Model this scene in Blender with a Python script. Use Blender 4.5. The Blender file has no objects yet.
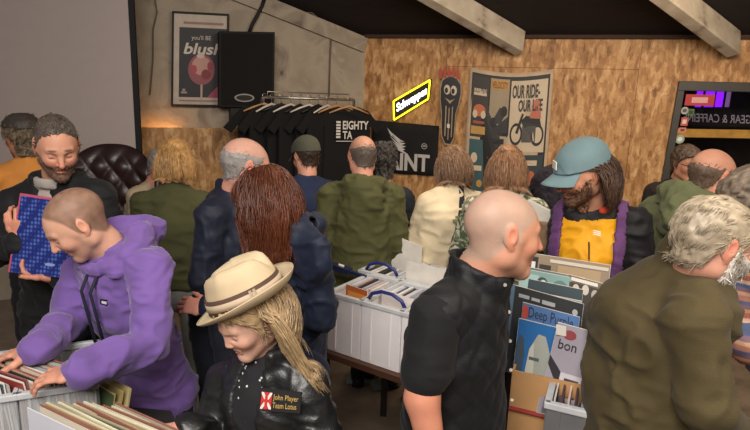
import bpy, bmesh, math, random
import numpy as np
from mathutils import Vector, Matrix
from mathutils.geometry import tessellate_polygon
SC = bpy.context.scene
COL = SC.collection
V = lambda *a: np.array(a, dtype=float)
def unit(v): return v / (np.linalg.norm(v) + 1e-12)
R_ = math.radians
# ------------------------------------------------------------------ camera
FPX = 560.0; CAMH = 2.0; PITCH = R_(12.1); ROLL = R_(2.0)
cam = bpy.data.cameras.new('camera'); cam.sensor_width = 36; cam.lens = FPX / 750 * 36
cam.clip_start = 0.05
camo = bpy.data.objects.new('camera', cam); COL.objects.link(camo)
RX = Matrix.Rotation(math.pi / 2 - PITCH, 3, 'X'); RZ = Matrix.Rotation(ROLL, 3, 'Z')
RM = RX @ RZ
camo.matrix_world = Matrix.Translation((0, 0, CAMH)) @ RM.to_4x4()
SC.camera = camo
RN = np.array(RM)
def ray(px, py): return RN @ V((px - 375) / FPX, -(py - 215) / FPX, -1.0)
def W(px, py, Y):            # point seen at a pixel at distance Y into the room
    d = ray(px, py); return V(0, 0, CAMH) + d * (Y / d[1])
def G(px, py, z):            # point seen at a pixel on a horizontal plane
    d = ray(px, py); return V(0, 0, CAMH) + d * ((z - CAMH) / d[2])
def PL(px, py, o, n):        # point on a plane
    d = ray(px, py); c = V(0, 0, CAMH); return c + d * (np.dot(o - c, n) / np.dot(d, n))
# ------------------------------------------------------------------ materials
def lin(c):
    if isinstance(c, str):
        c = c.lstrip('#'); c = c if len(c) == 6 else ''.join(x + x for x in c); c = [int(c[i:i + 2], 16) / 255 for i in (0, 2, 4)]
    return [(x / 12.92 if x <= .04045 else ((x + .055) / 1.055) ** 2.4) for x in c]
MATS = {}
def mat(name, col, rough=.8, var=.12, vscale=12, bump=.0, bscale=200, metal=0, sheen=0, alpha=1, emit=None, es=0, trans=0, spec=.5, attr=None, stretch=None, coat=0, wave=0):
    if name in MATS: return MATS[name]
    m = bpy.data.materials.new(name); m.use_nodes = True; nt = m.node_tree; N = nt.nodes; L = nt.links
    b = N['Principled BSDF']; c = lin(col) if not (isinstance(col, (list, tuple)) and len(col) == 4) else list(col)[:3]
    b.inputs['Roughness'].default_value = rough; b.inputs['Metallic'].default_value = metal
    b.inputs['Specular IOR Level'].default_value = spec
    if sheen: b.inputs['Sheen Weight'].default_value = sheen; b.inputs['Sheen Roughness'].default_value = .4
    if coat: b.inputs['Coat Weight'].default_value = coat; b.inputs['Coat Roughness'].default_value = .2
    b.inputs['Alpha'].default_value = alpha; b.inputs['Transmission Weight'].default_value = trans
    tc = N.new('ShaderNodeTexCoord'); src = tc.outputs['Object']
    if stretch:
        mp = N.new('ShaderNodeMapping'); mp.inputs['Scale'].default_value = stretch; L.new(src, mp.inputs[0]); src = mp.outputs[0]
    n = N.new('ShaderNodeTexNoise'); n.inputs['Scale'].default_value = vscale; n.inputs['Detail'].default_value = 5; L.new(src, n.inputs['Vector'])
    mx = N.new('ShaderNodeMix'); mx.data_type = 'RGBA'; mx.blend_type = 'MULTIPLY'; mx.inputs[0].default_value = 1
    mr = N.new('ShaderNodeMapRange'); mr.inputs[1].default_value = .3; mr.inputs[2].default_value = .7
    mr.inputs[3].default_value = 1 - var; mr.inputs[4].default_value = 1 + var; L.new(n.outputs['Fac'], mr.inputs[0])
    if attr:
        a = N.new('ShaderNodeAttribute'); a.attribute_name = attr; L.new(a.outputs['Color'], mx.inputs[6])
    else: mx.inputs[6].default_value = c + [1]
    L.new(mr.outputs[0], mx.inputs[7]); L.new(mx.outputs[2], b.inputs['Base Color'])
    if bump:
        n2 = N.new('ShaderNodeTexNoise'); n2.inputs['Scale'].default_value = bscale; n2.inputs['Detail'].default_value = 3; L.new(src, n2.inputs['Vector'])
        bp = N.new('ShaderNodeBump'); bp.inputs['Strength'].default_value = bump; bp.inputs['Distance'].default_value = .004
        L.new(n2.outputs['Fac'], bp.inputs['Height']); L.new(bp.outputs[0], b.inputs['Normal'])
    if emit:
        b.inputs['Emission Color'].default_value = lin(emit) + [1]; b.inputs['Emission Strength'].default_value = es
    MATS[name] = m; return m
SKINM = mat('skin', '#c89a80', rough=.55, var=.06, vscale=30, bump=.15, bscale=350, attr='pig', spec=.4)
SKINM.node_tree.nodes['Principled BSDF'].inputs['Subsurface Weight'].default_value = .08
SKINM.node_tree.nodes['Principled BSDF'].inputs['Subsurface Radius'].default_value = (.012, .005, .003)
# ------------------------------------------------------------------ objects
def tag(o, label=None, cat=None, group=None, kind=None):
    if label: o['label'] = label
    if cat: o['category'] = cat
    if group: o['group'] = group
    if kind: o['kind'] = kind
    return o
def empty(name, loc=(0, 0, 0), label=None, cat=None, group=None):
    o = bpy.data.objects.new(name, None); COL.objects.link(o); o.location = [float(x) for x in loc]
    o.empty_display_size = .05
    return tag(o, label, cat, group)
def mk(name, v, f, m=None, parent=None, smooth=True, origin=None, colors=None):
    """v Nx3 world coordinates; stored relative to the parent's (or given) origin"""
    v = np.asarray(v, dtype=np.float64)
    org = np.array(parent['_o']) if parent is not None and '_o' in parent else (np.array(parent.location) if parent is not None else (np.asarray(origin) if origin is not None else np.zeros(3)))
    if parent is not None and parent.parent is not None: org = np.array(parent.matrix_basis.translation) + np.array(parent.parent.location)
    me = bpy.data.meshes.new(name)
    if isinstance(f, np.ndarray) and f.ndim == 2:
        k = f.shape[1]; n = len(f)
        me.vertices.add(len(v)); me.vertices.foreach_set('co', (v - org).astype(np.float32).ravel())
        me.loops.add(n * k); me.loops.foreach_set('vertex_index', f.astype(np.int32).ravel())
        me.polygons.add(n); me.polygons.foreach_set('loop_start', np.arange(0, n * k, k, dtype=np.int32))
        me.update(calc_edges=True); me.validate()
    else:
        me.from_pydata([tuple(x) for x in (v - org)], [], [tuple(int(i) for i in q) for q in f]); me.update()
    if smooth: me.shade_smooth()
    else: me.shade_flat()
    if colors is not None:
        a = me.color_attributes.new('pig', 'FLOAT_COLOR', 'POINT')
        c4 = np.ones((len(v), 4), np.float32); c4[:, :3] = colors; a.data.foreach_set('color', c4.ravel())
    for x in (m if isinstance(m, (list, tuple)) else [m]):
        if x: me.materials.append(x)
    o = bpy.data.objects.new(name, me); COL.objects.link(o)
    if parent is not None: o.parent = parent
    else: o.location = [float(x) for x in org]
    return o
class MB:
    def __init__(s): s.v = []; s.f = []; s.n = 0; s.mi = []
    def add(s, v, f, mi=0):
        v = np.asarray(v, float); s.v.append(v)
        for q in f: s.f.append([int(i) + s.n for i in q]); s.mi.append(mi)
        s.n += len(v); return s
    def box(s, c, h, X=V(1, 0, 0), Y=V(0, 1, 0), Z=V(0, 0, 1), mi=0):
        c = np.asarray(c, float); P = [c + X * h[0] * a + Y * h[1] * b + Z * h[2] * d for a in (-1, 1) for b in (-1, 1) for d in (-1, 1)]
        return s.add(P, [(0, 1, 3, 2), (4, 6, 7, 5), (0, 4, 5, 1), (2, 3, 7, 6), (0, 2, 6, 4), (1, 5, 7, 3)], mi)
    def bar(s, a, b, w, h, up=V(0, 0, 1), mi=0):
        a = np.asarray(a, float); b = np.asarray(b, float); y = unit(b - a); x = unit(np.cross(y, up)); z = np.cross(x, y)
        return s.box((a + b) / 2, (w / 2, np.linalg.norm(b - a) / 2, h / 2), x, y, z, mi)
    def tube(s, pts, r, n=8, mi=0, caps=True):
        pts = [np.asarray(p, float) for p in pts]; m = len(pts); r = r if hasattr(r, '__len__') else [r] * m
        vs = []; ref = V(0, 0, 1)
        t0 = unit(pts[1] - pts[0])
        if abs(t0[2]) > .9: ref = V(1, 0, 0)
        for i in range(m):
            t = unit(pts[min(i + 1, m - 1)] - pts[max(i - 1, 0)]); x = unit(np.cross(t, ref)); z = np.cross(x, t); ref = z if abs(np.dot(t, z)) < .99 else ref
            for k in range(n):
                a = 2 * math.pi * k / n; vs.append(pts[i] + (x * math.cos(a) + z * math.sin(a)) * r[i])
        fs = [(i * n + k, i * n + (k + 1) % n, (i + 1) * n + (k + 1) % n, (i + 1) * n + k) for i in range(m - 1) for k in range(n)]
        if caps: fs += [tuple(range(n))[::-1], tuple((m - 1) * n + k for k in range(n))]
        return s.add(vs, fs, mi)
    def prism(s, pts, n, th, mi=0):     # polygon (world points in order) thickened along -n
        pts = np.array(pts, float); k = len(pts); n = unit(np.asarray(n, float))
        tri = tessellate_polygon([[Vector(p) for p in pts]])
        nn = np.zeros(3)
        for i in range(k): nn += np.cross(pts[i], pts[(i + 1) % k])
        fl = np.dot(nn, n) < 0
        f = [((a, b, c)) for a, b, c in tri]
        f0 = []
        for a, b, c in f:
            q = np.cross(pts[b] - pts[a], pts[c] - pts[a])
            f0.append((a, b, c) if np.dot(q, n) > 0 else (a, c, b))
        f1 = [(c + k, b + k, a + k) for a, b, c in f0]
        sd = [(i, (i + 1) % k, (i + 1) % k + k, i + k) if fl else ((i + 1) % k, i, i + k, (i + 1) % k + k) for i in range(k)]
        return s.add(np.vstack([pts, pts - n * th]), f0 + f1 + sd, mi)
    def build(s, name, m, parent=None, smooth=False, bevel=0, origin=None):
        v = np.vstack(s.v)
        if origin is None and parent is None: origin = V(*( (v.min(0) + v.max(0)) / 2)[:2], v[:, 2].min())
        o = mk(name, v, s.f, m, parent, smooth, origin)
        if any(s.mi): o.data.polygons.foreach_set('material_index', s.mi)
        if bevel:
            b = o.modifiers.new('b', 'BEVEL'); b.width = bevel; b.segments = 2; b.limit_method = 'ANGLE'
        return o
class Q:
    """a four-cornered flat or warped face: tl, tr, br, bl; at(u, v, off), u to the right, v down"""
    def __init__(s, tl, tr, br, bl):
        s.c = [np.asarray(x, float) for x in (tl, tr, br, bl)]
        s.n = unit(np.cross(s.c[3] - s.c[0], s.c[1] - s.c[0]))
    def at(s, u, v, off=0):
        a, b, c, d = s.c; return (a * (1 - u) + b * u) * (1 - v) + (d * (1 - u) + c * u) * v + s.n * off
    def poly(s, uv, off): return [s.at(u, v, off) for u, v in uv]
def rect(u0, v0, u1, v1): return [(u0, v0), (u1, v0), (u1, v1), (u0, v1)]
def circ(u, v, ru, rv=None, n=20, a0=0, a1=360):
    rv = rv or ru; m = n if a1 - a0 == 360 else n + 1
    return [(u + ru * math.cos(R_(a0 + (a1 - a0) * i / n)), v - rv * math.sin(R_(a0 + (a1 - a0) * i / n))) for i in range(m)]
TXT = {}; BOLD = ('SAINT', 'EIGHTY', 'TA', 'blush', 'OUR RIDE-', 'OUR LIFE', 'Schweppes')
def textmesh(s, font_shear=0):
    if s in TXT: return TXT[s]
    cu = bpy.data.curves.new('t', 'FONT'); cu.body = s; cu.resolution_u = 3; cu.fill_mode = 'FRONT'; cu.offset = .025 if s in BOLD else 0
    o = bpy.data.objects.new('t', cu); COL.objects.link(o)
    bpy.context.view_layer.update()
    me = bpy.data.meshes.new_from_object(o.evaluated_get(bpy.context.evaluated_depsgraph_get()))
    v = np.empty(len(me.vertices) * 3); me.vertices.foreach_get('co', v); v = v.reshape(-1, 3)
    f = [tuple(p.vertices) for p in me.polygons]
    bpy.data.objects.remove(o); bpy.data.curves.remove(cu); bpy.data.meshes.remove(me)
    mn = v.min(0); mx = v.max(0); v = (v - mn) / (mx - mn + 1e-9)
    TXT[s] = (v, f); return TXT[s]
def put_text(mb, s, q, u0, v0, u1, v1, off=.002, mi=0, mirror=False, shear=0, vertical=False):
    v, f = textmesh(s)
    P = []
    for x, y, _ in v:
        if mirror: x = 1 - x
        if vertical: x, y = y, x; y = y; u = u0 + (u1 - u0) * (1 - x) ; w = v0 + (v1 - v0) * (1 - y); P.append(q.at(u, w, off)); continue
        P.append(q.at(u0 + (u1 - u0) * x + shear * y, v1 - (v1 - v0) * y, off))
    P = np.array(P); ff = []
    for a in f:
        nn = np.cross(P[a[1]] - P[a[0]], P[a[2]] - P[a[0]])
        ff.append(a if np.dot(nn, q.n) > 0 else a[::-1])
    mb.add(P, ff, mi)
# ------------------------------------------------------------------ noise
def _h(i, j, k, s):
    n = (i * 374761393 + j * 668265263 + k * 2147483647 // 7 + s * 974711) & 0xffffffff
    n = ((n ^ (n >> 13)) * 1274126177) & 0xffffffff
    return ((n ^ (n >> 16)) & 0xffff) / 65535.0
def vn(P, s=0):
    P = np.asarray(P, float); I = np.floor(P).astype(np.int64); F = P - I; F = F * F * (3 - 2 * F); r = 0
    for a in (0, 1):
        for b in (0, 1):
            for c in (0, 1):
                w = (F[:, 0] if a else 1 - F[:, 0]) * (F[:, 1] if b else 1 - F[:, 1]) * (F[:, 2] if c else 1 - F[:, 2])
                r = r + w * _h(I[:, 0] + a, I[:, 1] + b, I[:, 2] + c, s)
    return r * 2 - 1
def ridge(P, s=0): return 1 - 2 * np.abs(vn(P, s))
def wrinkle(amp=.007, seed=0, sc=1.0):
    def f(P, N):
        w = np.stack([vn(P * 5, seed), vn(P * 5 + 9, seed + 1), vn(P * 5 + 19, seed + 2)], 1) * .35
        q = (P * V(7, 7, 11) * sc + w * 2)
        a = ridge(q * 1.2, seed + 3); b = ridge(q * 2.3 + 5, seed + 4); m = .55 + .45 * vn(P * 3.5, seed + 8)
        return amp * (np.abs(a) ** 1.5 * np.sign(a) * .9 + b * .5 * m - .3) + amp * .6 * vn(P * 4, seed + 5)
    return f
# ------------------------------------------------------------------ implicit surfaces
class F:
    def __init__(s, lo, hi, h):
        s.h = h; s.lo = np.asarray(lo, float) - 3 * h; s.n = np.ceil((np.asarray(hi, float) + 3 * h - s.lo) / h).astype(int) + 1
        s.f = np.full(s.n, .08, np.float32); s.ax = [s.lo[i] + h * np.arange(s.n[i]) for i in range(3)]
    def _reg(s, lo, hi, pad):
        a = np.clip(np.floor((np.asarray(lo) - pad - s.lo) / s.h).astype(int), 0, s.n - 1)
        b = np.clip(np.ceil((np.asarray(hi) + pad - s.lo) / s.h).astype(int) + 1, 1, s.n)
        sl = tuple(slice(x, y) for x, y in zip(a, b))
        X = s.ax[0][sl[0]][:, None, None]; Y = s.ax[1][sl[1]][None, :, None]; Z = s.ax[2][sl[2]][None, None, :]
        return sl, X, Y, Z
    def _mix(s, sl, d, k, op):
        a = s.f[sl]
        if op == 'u':
            if k > 0: h = np.maximum(k - np.abs(a - d), 0) / k; r = np.minimum(a, d) - h * h * k * .25
            else: r = np.minimum(a, d)
        else:
            d = -d
            if k > 0: h = np.maximum(k - np.abs(a - d), 0) / k; r = np.maximum(a, d) + h * h * k * .25
            else: r = np.maximum(a, d)
        s.f[sl] = r
    def seg(s, a, b, ra, rb=None, k=.02, op='u'):
        a = np.asarray(a, float); b = np.asarray(b, float); rb = ra if rb is None else rb; r = max(ra, rb)
        sl, X, Y, Z = s._reg(np.minimum(a, b) - r, np.maximum(a, b) + r, k + 3 * s.h)
        ba = b - a; L = max(float(ba @ ba), 1e-9)
        t = np.clip(((X - a[0]) * ba[0] + (Y - a[1]) * ba[1] + (Z - a[2]) * ba[2]) / L, 0, 1)
        d = np.sqrt((X - a[0] - t * ba[0]) ** 2 + (Y - a[1] - t * ba[1]) ** 2 + (Z - a[2] - t * ba[2]) ** 2) - (ra + (rb - ra) * t)
        s._mix(sl, d, k, op); return s
    def chain(s, pts, rs, k=.015, op='u'):
        for i in range(len(pts) - 1): s.seg(pts[i], pts[i + 1], rs[i], rs[i + 1], k, op)
        return s
    def eseg(s, a, b, u, A, B, k=.03, op='u', cap=1.0):
        a = np.asarray(a, float); b = np.asarray(b, float); r = max(max(A), max(B))
        sl, X, Y, Z = s._reg(np.minimum(a, b) - r, np.maximum(a, b) + r, k + 3 * s.h)
        ba = b - a; ln = np.linalg.norm(ba); w = ba / ln; u = unit(u - w * (u @ w)); v = np.cross(w, u)
        dx, dy, dz = X - a[0], Y - a[1], Z - a[2]
        q = dx * w[0] + dy * w[1] + dz * w[2]; t = np.clip(q / ln, 0, 1); ew = q - t * ln
        eu = dx * u[0] + dy * u[1] + dz * u[2]; ev = dx * v[0] + dy * v[1] + dz * v[2]
        ru = A[0] + (B[0] - A[0]) * t; rv = A[1] + (B[1] - A[1]) * t; rm = np.minimum(ru, rv)
        d = (np.sqrt((eu / ru) ** 2 + (ev / rv) ** 2 + (ew / (rm * cap)) ** 2) - 1) * rm
        s._mix(sl, d, k, op); return s
    def ell(s, c, r, k=.02, op='u', M=None):
        c = np.asarray(c, float); R = max(r); sl, X, Y, Z = s._reg(c - R, c + R, k + 3 * s.h)
        dx, dy, dz = X - c[0], Y - c[1], Z - c[2]
        if M is not None: dx, dy, dz = [dx * M[0][i] + dy * M[1][i] + dz * M[2][i] for i in range(3)]
        p = np.sqrt((dx / r[0]) ** 2 + (dy / r[1]) ** 2 + (dz / r[2]) ** 2)
        g = np.sqrt((dx / r[0] ** 2) ** 2 + (dy / r[1] ** 2) ** 2 + (dz / r[2] ** 2) ** 2)
        d = p * (p - 1) / np.maximum(g, 1e-6)
        s._mix(sl, d, k, op); return s
    def cut(s, o, n):                      # keep the side n points away from
        n = unit(np.asarray(n, float)); X, Y, Z = s.ax[0][:, None, None], s.ax[1][None, :, None], s.ax[2][None, None, :]
        s.f = np.maximum(s.f, (X - o[0]) * n[0] + (Y - o[1]) * n[1] + (Z - o[2]) * n[2]).astype(np.float32); return s
    def grid(s): return np.meshgrid(*s.ax, indexing='ij')
    def mesh(s):
        f = s.f; sg = f < 0; n = np.array(f.shape); cid = []; pos = []; quads = []
        st = np.array([n[1] * n[2], n[2], 1]); base = 0
        for ax in range(3):
            sa = [slice(None)] * 3; sb = [slice(None)] * 3; sa[ax] = slice(0, -1); sb[ax] = slice(1, None)
            A = sg[tuple(sa)]; B = sg[tuple(sb)]; I = np.argwhere(A != B)
            o1, o2 = [(1, 2), (2, 0), (0, 1)][ax]
            I = I[(I[:, o1] > 0) & (I[:, o2] > 0) & (I[:, o1] < n[o1] - 1) & (I[:, o2] < n[o2] - 1)]
            if not len(I): continue
            J = I.copy(); J[:, ax] += 1
            fa = f[tuple(I.T)].astype(float); fb = f[tuple(J.T)].astype(float); t = fa / (fa - fb)
            P = I.astype(float); P[:, ax] += t
            c0 = I @ st; e1 = st[o1]; e2 = st[o2]
            cs = np.stack([c0 - e1 - e2, c0 - e2, c0, c0 - e1], 1)
            fl = ~(fa < 0); cs[fl] = cs[fl][:, ::-1]
            quads.append(cs); cid.append(cs.ravel()); pos.append(np.repeat(P, 4, 0))
        if not quads: return np.zeros((3, 3)), np.array([[0, 1, 2, 2]])
        cid = np.concatenate(cid); pos = np.concatenate(pos); Qd = np.concatenate(quads)
        u, inv = np.unique(cid, return_inverse=True); inv = inv.ravel(); cnt = np.bincount(inv)
        v = np.stack([np.bincount(inv, pos[:, i]) / cnt for i in range(3)], 1)
        return v * s.h + s.lo, inv.reshape(-1, 4)
def vnormals(v, f):
    a = v[f[:, 2]] - v[f[:, 0]]; b = v[f[:, 3]] - v[f[:, 1]]; n = np.cross(a, b); r = np.zeros_like(v)
    for i in range(4):
        for c in range(3): r[:, c] += np.bincount(f[:, i], n[:, c], len(v))
    return r / (np.linalg.norm(r, axis=1, keepdims=True) + 1e-12)
def displace(v, f, fn):
    n = vnormals(v, f); return v + n * fn(v, n)[:, None]
def relax(v, f, it=1, w=.5):
    for _ in range(it):
        s = np.zeros_like(v); c = np.zeros(len(v))
        for i in range(4):
            for j in (1, 3):
                for k in range(3): s[:, k] += np.bincount(f[:, i], v[f[:, (i + j) % 4], k], len(v))
                c += np.bincount(f[:, i], None, len(v))
        v = v * (1 - w) + w * s / np.maximum(c, 1)[:, None]
    return v
def rotm(yaw, pitch=0, roll=0):
    return np.array(Matrix.Rotation(R_(yaw), 3, 'Z') @ Matrix.Rotation(R_(-pitch), 3, 'X') @ Matrix.Rotation(R_(roll), 3, 'Y'))
# ------------------------------------------------------------------ people
def smooth01(x, a, b): t = np.clip((x - a) / (b - a), 0, 1); return t * t * (3 - 2 * t)
def head_field(nb, neck=.056, nose=1.0, jaw=1.0, h=.0034, ears=True, fem=False, child=False):
    lo = np.minimum(V(-.105, -.135, -.15), nb - .085); hi = np.maximum(V(.105, .135, .13), nb + .085)
    g = F(lo, hi, h)
    g.ell((0, -.018, .03), (.077, .094, .085), k=.01)
    g.ell((0, .02, .005), (.068, .078, .085), k=.03)
    g.ell((0, .03, -.045), (.052 * jaw, .055, .07), k=.03)
    for s in (-1, 1):
        g.seg((s * .052 * jaw, .0, -.055), (s * .014, .066, -.1), .02, .016, k=.025)
        g.seg((s * .058, .01, -.01), (s * .052 * jaw, 0, -.06), .02, .018, k=.02)
        g.ell((s * .036, .062, -.026), (.022, .022, .02), k=.025)
        g.seg((s * .012, .09, .02), (s * .042, .075, .022), .009, .007, k=.014)
    g.ell((0, .072, -.1), (.02, .018, .018), k=.02)
    for s in (-1, 1):
        g.ell((s * .032, .097, -.001), (.017, .017, .012), k=.012, op='s')
        g.ell((s * .031, .0735, -.001), (.0145, .0135, .0125), k=.003)
    r = .85 if (fem or child) else 1
    g.seg((0, .087, .014), (0, .088 + .022 * nose, -.03), .0085 * r, .0115 * r, k=.01)
    for s in (-1, 1): g.ell((s * .011 * r, .094, -.034), (.008, .009, .007), k=.006)
    g.seg((-.018, .083, -.058), (.018, .083, -.058), .0065, k=.007)
    g.seg((0, .089, -.057), (0, .087, -.067), .006, .007, k=.008)
    g.seg((-.015, .082, -.069), (.015, .082, -.069), .007, k=.006)
    g.seg((-.019, .092, -.0632), (.019, .092, -.0632), .0022, k=.006, op='s')
    g.chain([V(0, -.02, -.05), nb * .6 + V(0, -.01, -.02), nb], [neck * .98, neck, neck * 1.15], k=.03)
    base = g.f.copy()
    if ears:
        for s in (-1, 1):
            E = np.array(Matrix.Rotation(s * .35, 3, 'Z'))
            g.ell((s * .081, -.012, .004), (.0075, .019, .031), k=.006, M=E.T)
            g.ell((s * .089, -.008, .006), (.005, .009, .016), k=.004, op='s', M=E.T)
            g.ell((s * .078, -.004, -.026), (.006, .009, .01), k=.006)
    return g, base
def skin_colors(v, tone, stubble=0, stub_col='#5a4a42', scalp=0, scalp_col='#6a5c52', lip=None, brow='#4a3528', brow_a=.8, red=.25, srec=0):
    c = np.tile(np.array(lin(tone)), (len(v), 1)); x, y, z = v.T; ax = np.abs(x)
    def mixc(c, col, w): w = np.clip(w, 0, 1)[:, None]; return c * (1 - w) + np.array(lin(col)) * w
    rd = c * V(1.08, .72, .68)
    w = red * (np.exp(-((ax - .045) ** 2 + (z + .035) ** 2) / .0006) * (y > .03) + np.exp(-(x ** 2 + (z + .03) ** 2) / .0003) * (y > .09) + smooth01(ax, .078, .088) * 1.3)
    w = np.clip(w, 0, 1)[:, None]; c = c * (1 - w) + rd * w
    n = vn(v * 60, 3) * .5 + .5
    if scalp:
        zl = np.interp(y, [-.11, -.05, -.012, .015, .03, .055, .075, .1], [-.09, -.075, -.02, -.02, .02, .04, .06, .075]) + srec * smooth01(y, .0, .05)
        w = scalp * smooth01(z - zl, -.006, .014) * (.75 + .25 * n) * (ax < .083)
        c = mixc(c, scalp_col, w)
    if stubble:
        w = stubble * smooth01(-z, .035, .055) * smooth01(y, -.01, .02) * smooth01(-z, -.2, -.02) * (1 - np.exp(-(x ** 2 / .0005 + (z + .063) ** 2 / .00008)))
        w = w * (1 - smooth01(-z, .12, .15)); c = mixc(c, stub_col, w * (.7 + .3 * n))
    if lip is None: lip = tuple(lin(tone)[i] * (1.0, .62, .6)[i] for i in range(3))
    else: lip = lin(lip)
    w = np.clip(1.3 * np.exp(-((ax / .02) ** 4 + ((z + .0635) / .0085) ** 4)), 0, 1)[:, None] * (y > .06)[:, None] * .75
    c = c * (1 - w) + np.array(lip) * w
    w = np.exp(-(((ax - .029) / .016) ** 4 + ((z - .0255 + (ax - .03) * .15) / .0045) ** 4)) * (y > .05) * brow_a
    c = mixc(c, brow, w)
    w = np.exp(-(((ax - .031) / .0135) ** 4 + ((z + .008 - 6 * (ax - .031) ** 2) / .0024) ** 2)) * (y > .06)
    c = mixc(c, '#241815', w * .9)
    w = np.exp(-(x ** 2 / .00022 + ((z + .0632) / .0017) ** 2)) * (y > .06); c = mixc(c, '#4a1f1a', w * .8)
    w = np.exp(-(((ax - .008) / .004) ** 2 + ((z + .041) / .003) ** 2)) * (y > .085); c = mixc(c, '#3a1a14', w * .8)
    return np.clip(c, 0, 1)
HAIRLINE = ([-.13, -.1, -.05, -.035, -.012, .008, .02, .03, .055, .075, .11], [-.085, -.08, -.055, -.02, .03, .02, -.02, .015, .045, .062, .075])
def hair_shell(g, base, t=.012, up=0, recede=0, top=None, noise=.004, seed=0, low=0, region=None):
    X, Y, Z = g.grid(); P = np.stack([X.ravel(), Y.ravel(), Z.ravel()], 1)
    nz = (vn(P * V(90, 45, 55), seed) * noise).reshape(X.shape); n2 = (vn(P * 170, seed + 5) * .007 + vn(P * 60, seed + 6) * .004).reshape(X.shape)
    zl = np.interp(Y, *HAIRLINE) + up + recede * smooth01(Y, 0, .06) - low * (Y < -.03)
    tt = t * (1 + .5 * smooth01(Z, .03, .1)) if top is None else t * smooth01(top - Z, 0, .03) - .002
    d = base - tt + nz; reg = zl - Z + n2
    if top is not None: reg = np.maximum(reg, Z - top + n2)
    if region is not None: reg = region(X, Y, Z) + n2 * (noise > 0)
    f = F.__new__(F); f.h = g.h; f.lo = g.lo; f.n = g.n; f.ax = g.ax
    f.f = np.maximum(d, reg * .8).astype(np.float32)
    f.f[0] = f.f[-1] = .05; f.f[:, 0] = f.f[:, -1] = .05; f.f[:, :, 0] = f.f[:, :, -1] = .05
    return f.mesh()
def hand_mesh(wrist, fdir, palm, side, curl=(30, 35, 20), spread=1.0, thumb=(.75, .55, -.35), s=1.0, h=.0026, fore=None, fr=.027, curls=None):
    """side +1 right, -1 left; palm: direction the palm faces"""
    g = F((-.075, -.14 if fore is not None else -.03, -.11), (.065, .21, .05), h)
    g.eseg((0, -.005, 0), (0, .03, 0), V(1, 0, 0), (.027, .019), (.036, .017), k=.012)
    g.eseg((.002, .03, 0), (.003, .085, .002), V(1, 0, 0), (.037, .016), (.041, .0125), k=.012)
    g.ell((-.024, .035, -.008), (.017, .03, .015), k=.012)
    xs = [-.03, -.009, .012, .032]; L = [(.044, .026, .02), (.048, .03, .021), (.045, .028, .02), (.036, .021, .018)]
    for i in range(4):
        p = V(xs[i], .088 - (.006 if i in (0,) else .012 if i == 3 else 0), .002); a = 0; sp = spread * (i - 1.4) * .09
        cc = curls[i] if curls else curl
        r = [.0092, .0085, .0078, .0066] if i < 3 else [.008, .0074, .0068, .0058]
        pts = [p]
        for j in range(3):
            a += R_(cc[j]); d = V(math.sin(sp) * math.cos(a), math.cos(sp) * math.cos(a), -math.sin(a)); p = p + d * L[i][j]; pts.append(p)
        g.chain(pts, r, k=.005)
    t = unit(V(-thumb[0], thumb[1], thumb[2])); t2 = unit(t + V(.25, .35, -.1))
    p0 = V(-.02, .022, -.006); p1 = p0 + t * .045; p2 = p1 + t2 * .034; p3 = p2 + unit(t2 + V(.15, .1, 0)) * .024
    g.chain([p0, p1, p2, p3], [.0145, .0115, .0095, .0078], k=.007)
    if fore is not None:
        pass
    v, f = g.mesh()
    y = unit(fdir); z = -unit(palm); z = unit(z - y * (z @ y)); x = np.cross(y, z)
    if side < 0: v = v * V(-1, 1, 1); f = f[:, ::-1]
    w = wrist + s * (v[:, :1] * x + v[:, 1:2] * y + v[:, 2:] * z)
    if fore is not None:
        q = F(np.minimum(wrist, fore) - .05, np.maximum(wrist, fore) + .05, .006)
        q.eseg(wrist + y * .012 * s, fore, x, (.026 * s, .018 * s), (fr * 1.2, fr), k=0); v2, f2 = q.mesh()
        return np.vstack([w, v2]), np.vstack([f, f2 + len(w)])
    return w, f
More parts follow.
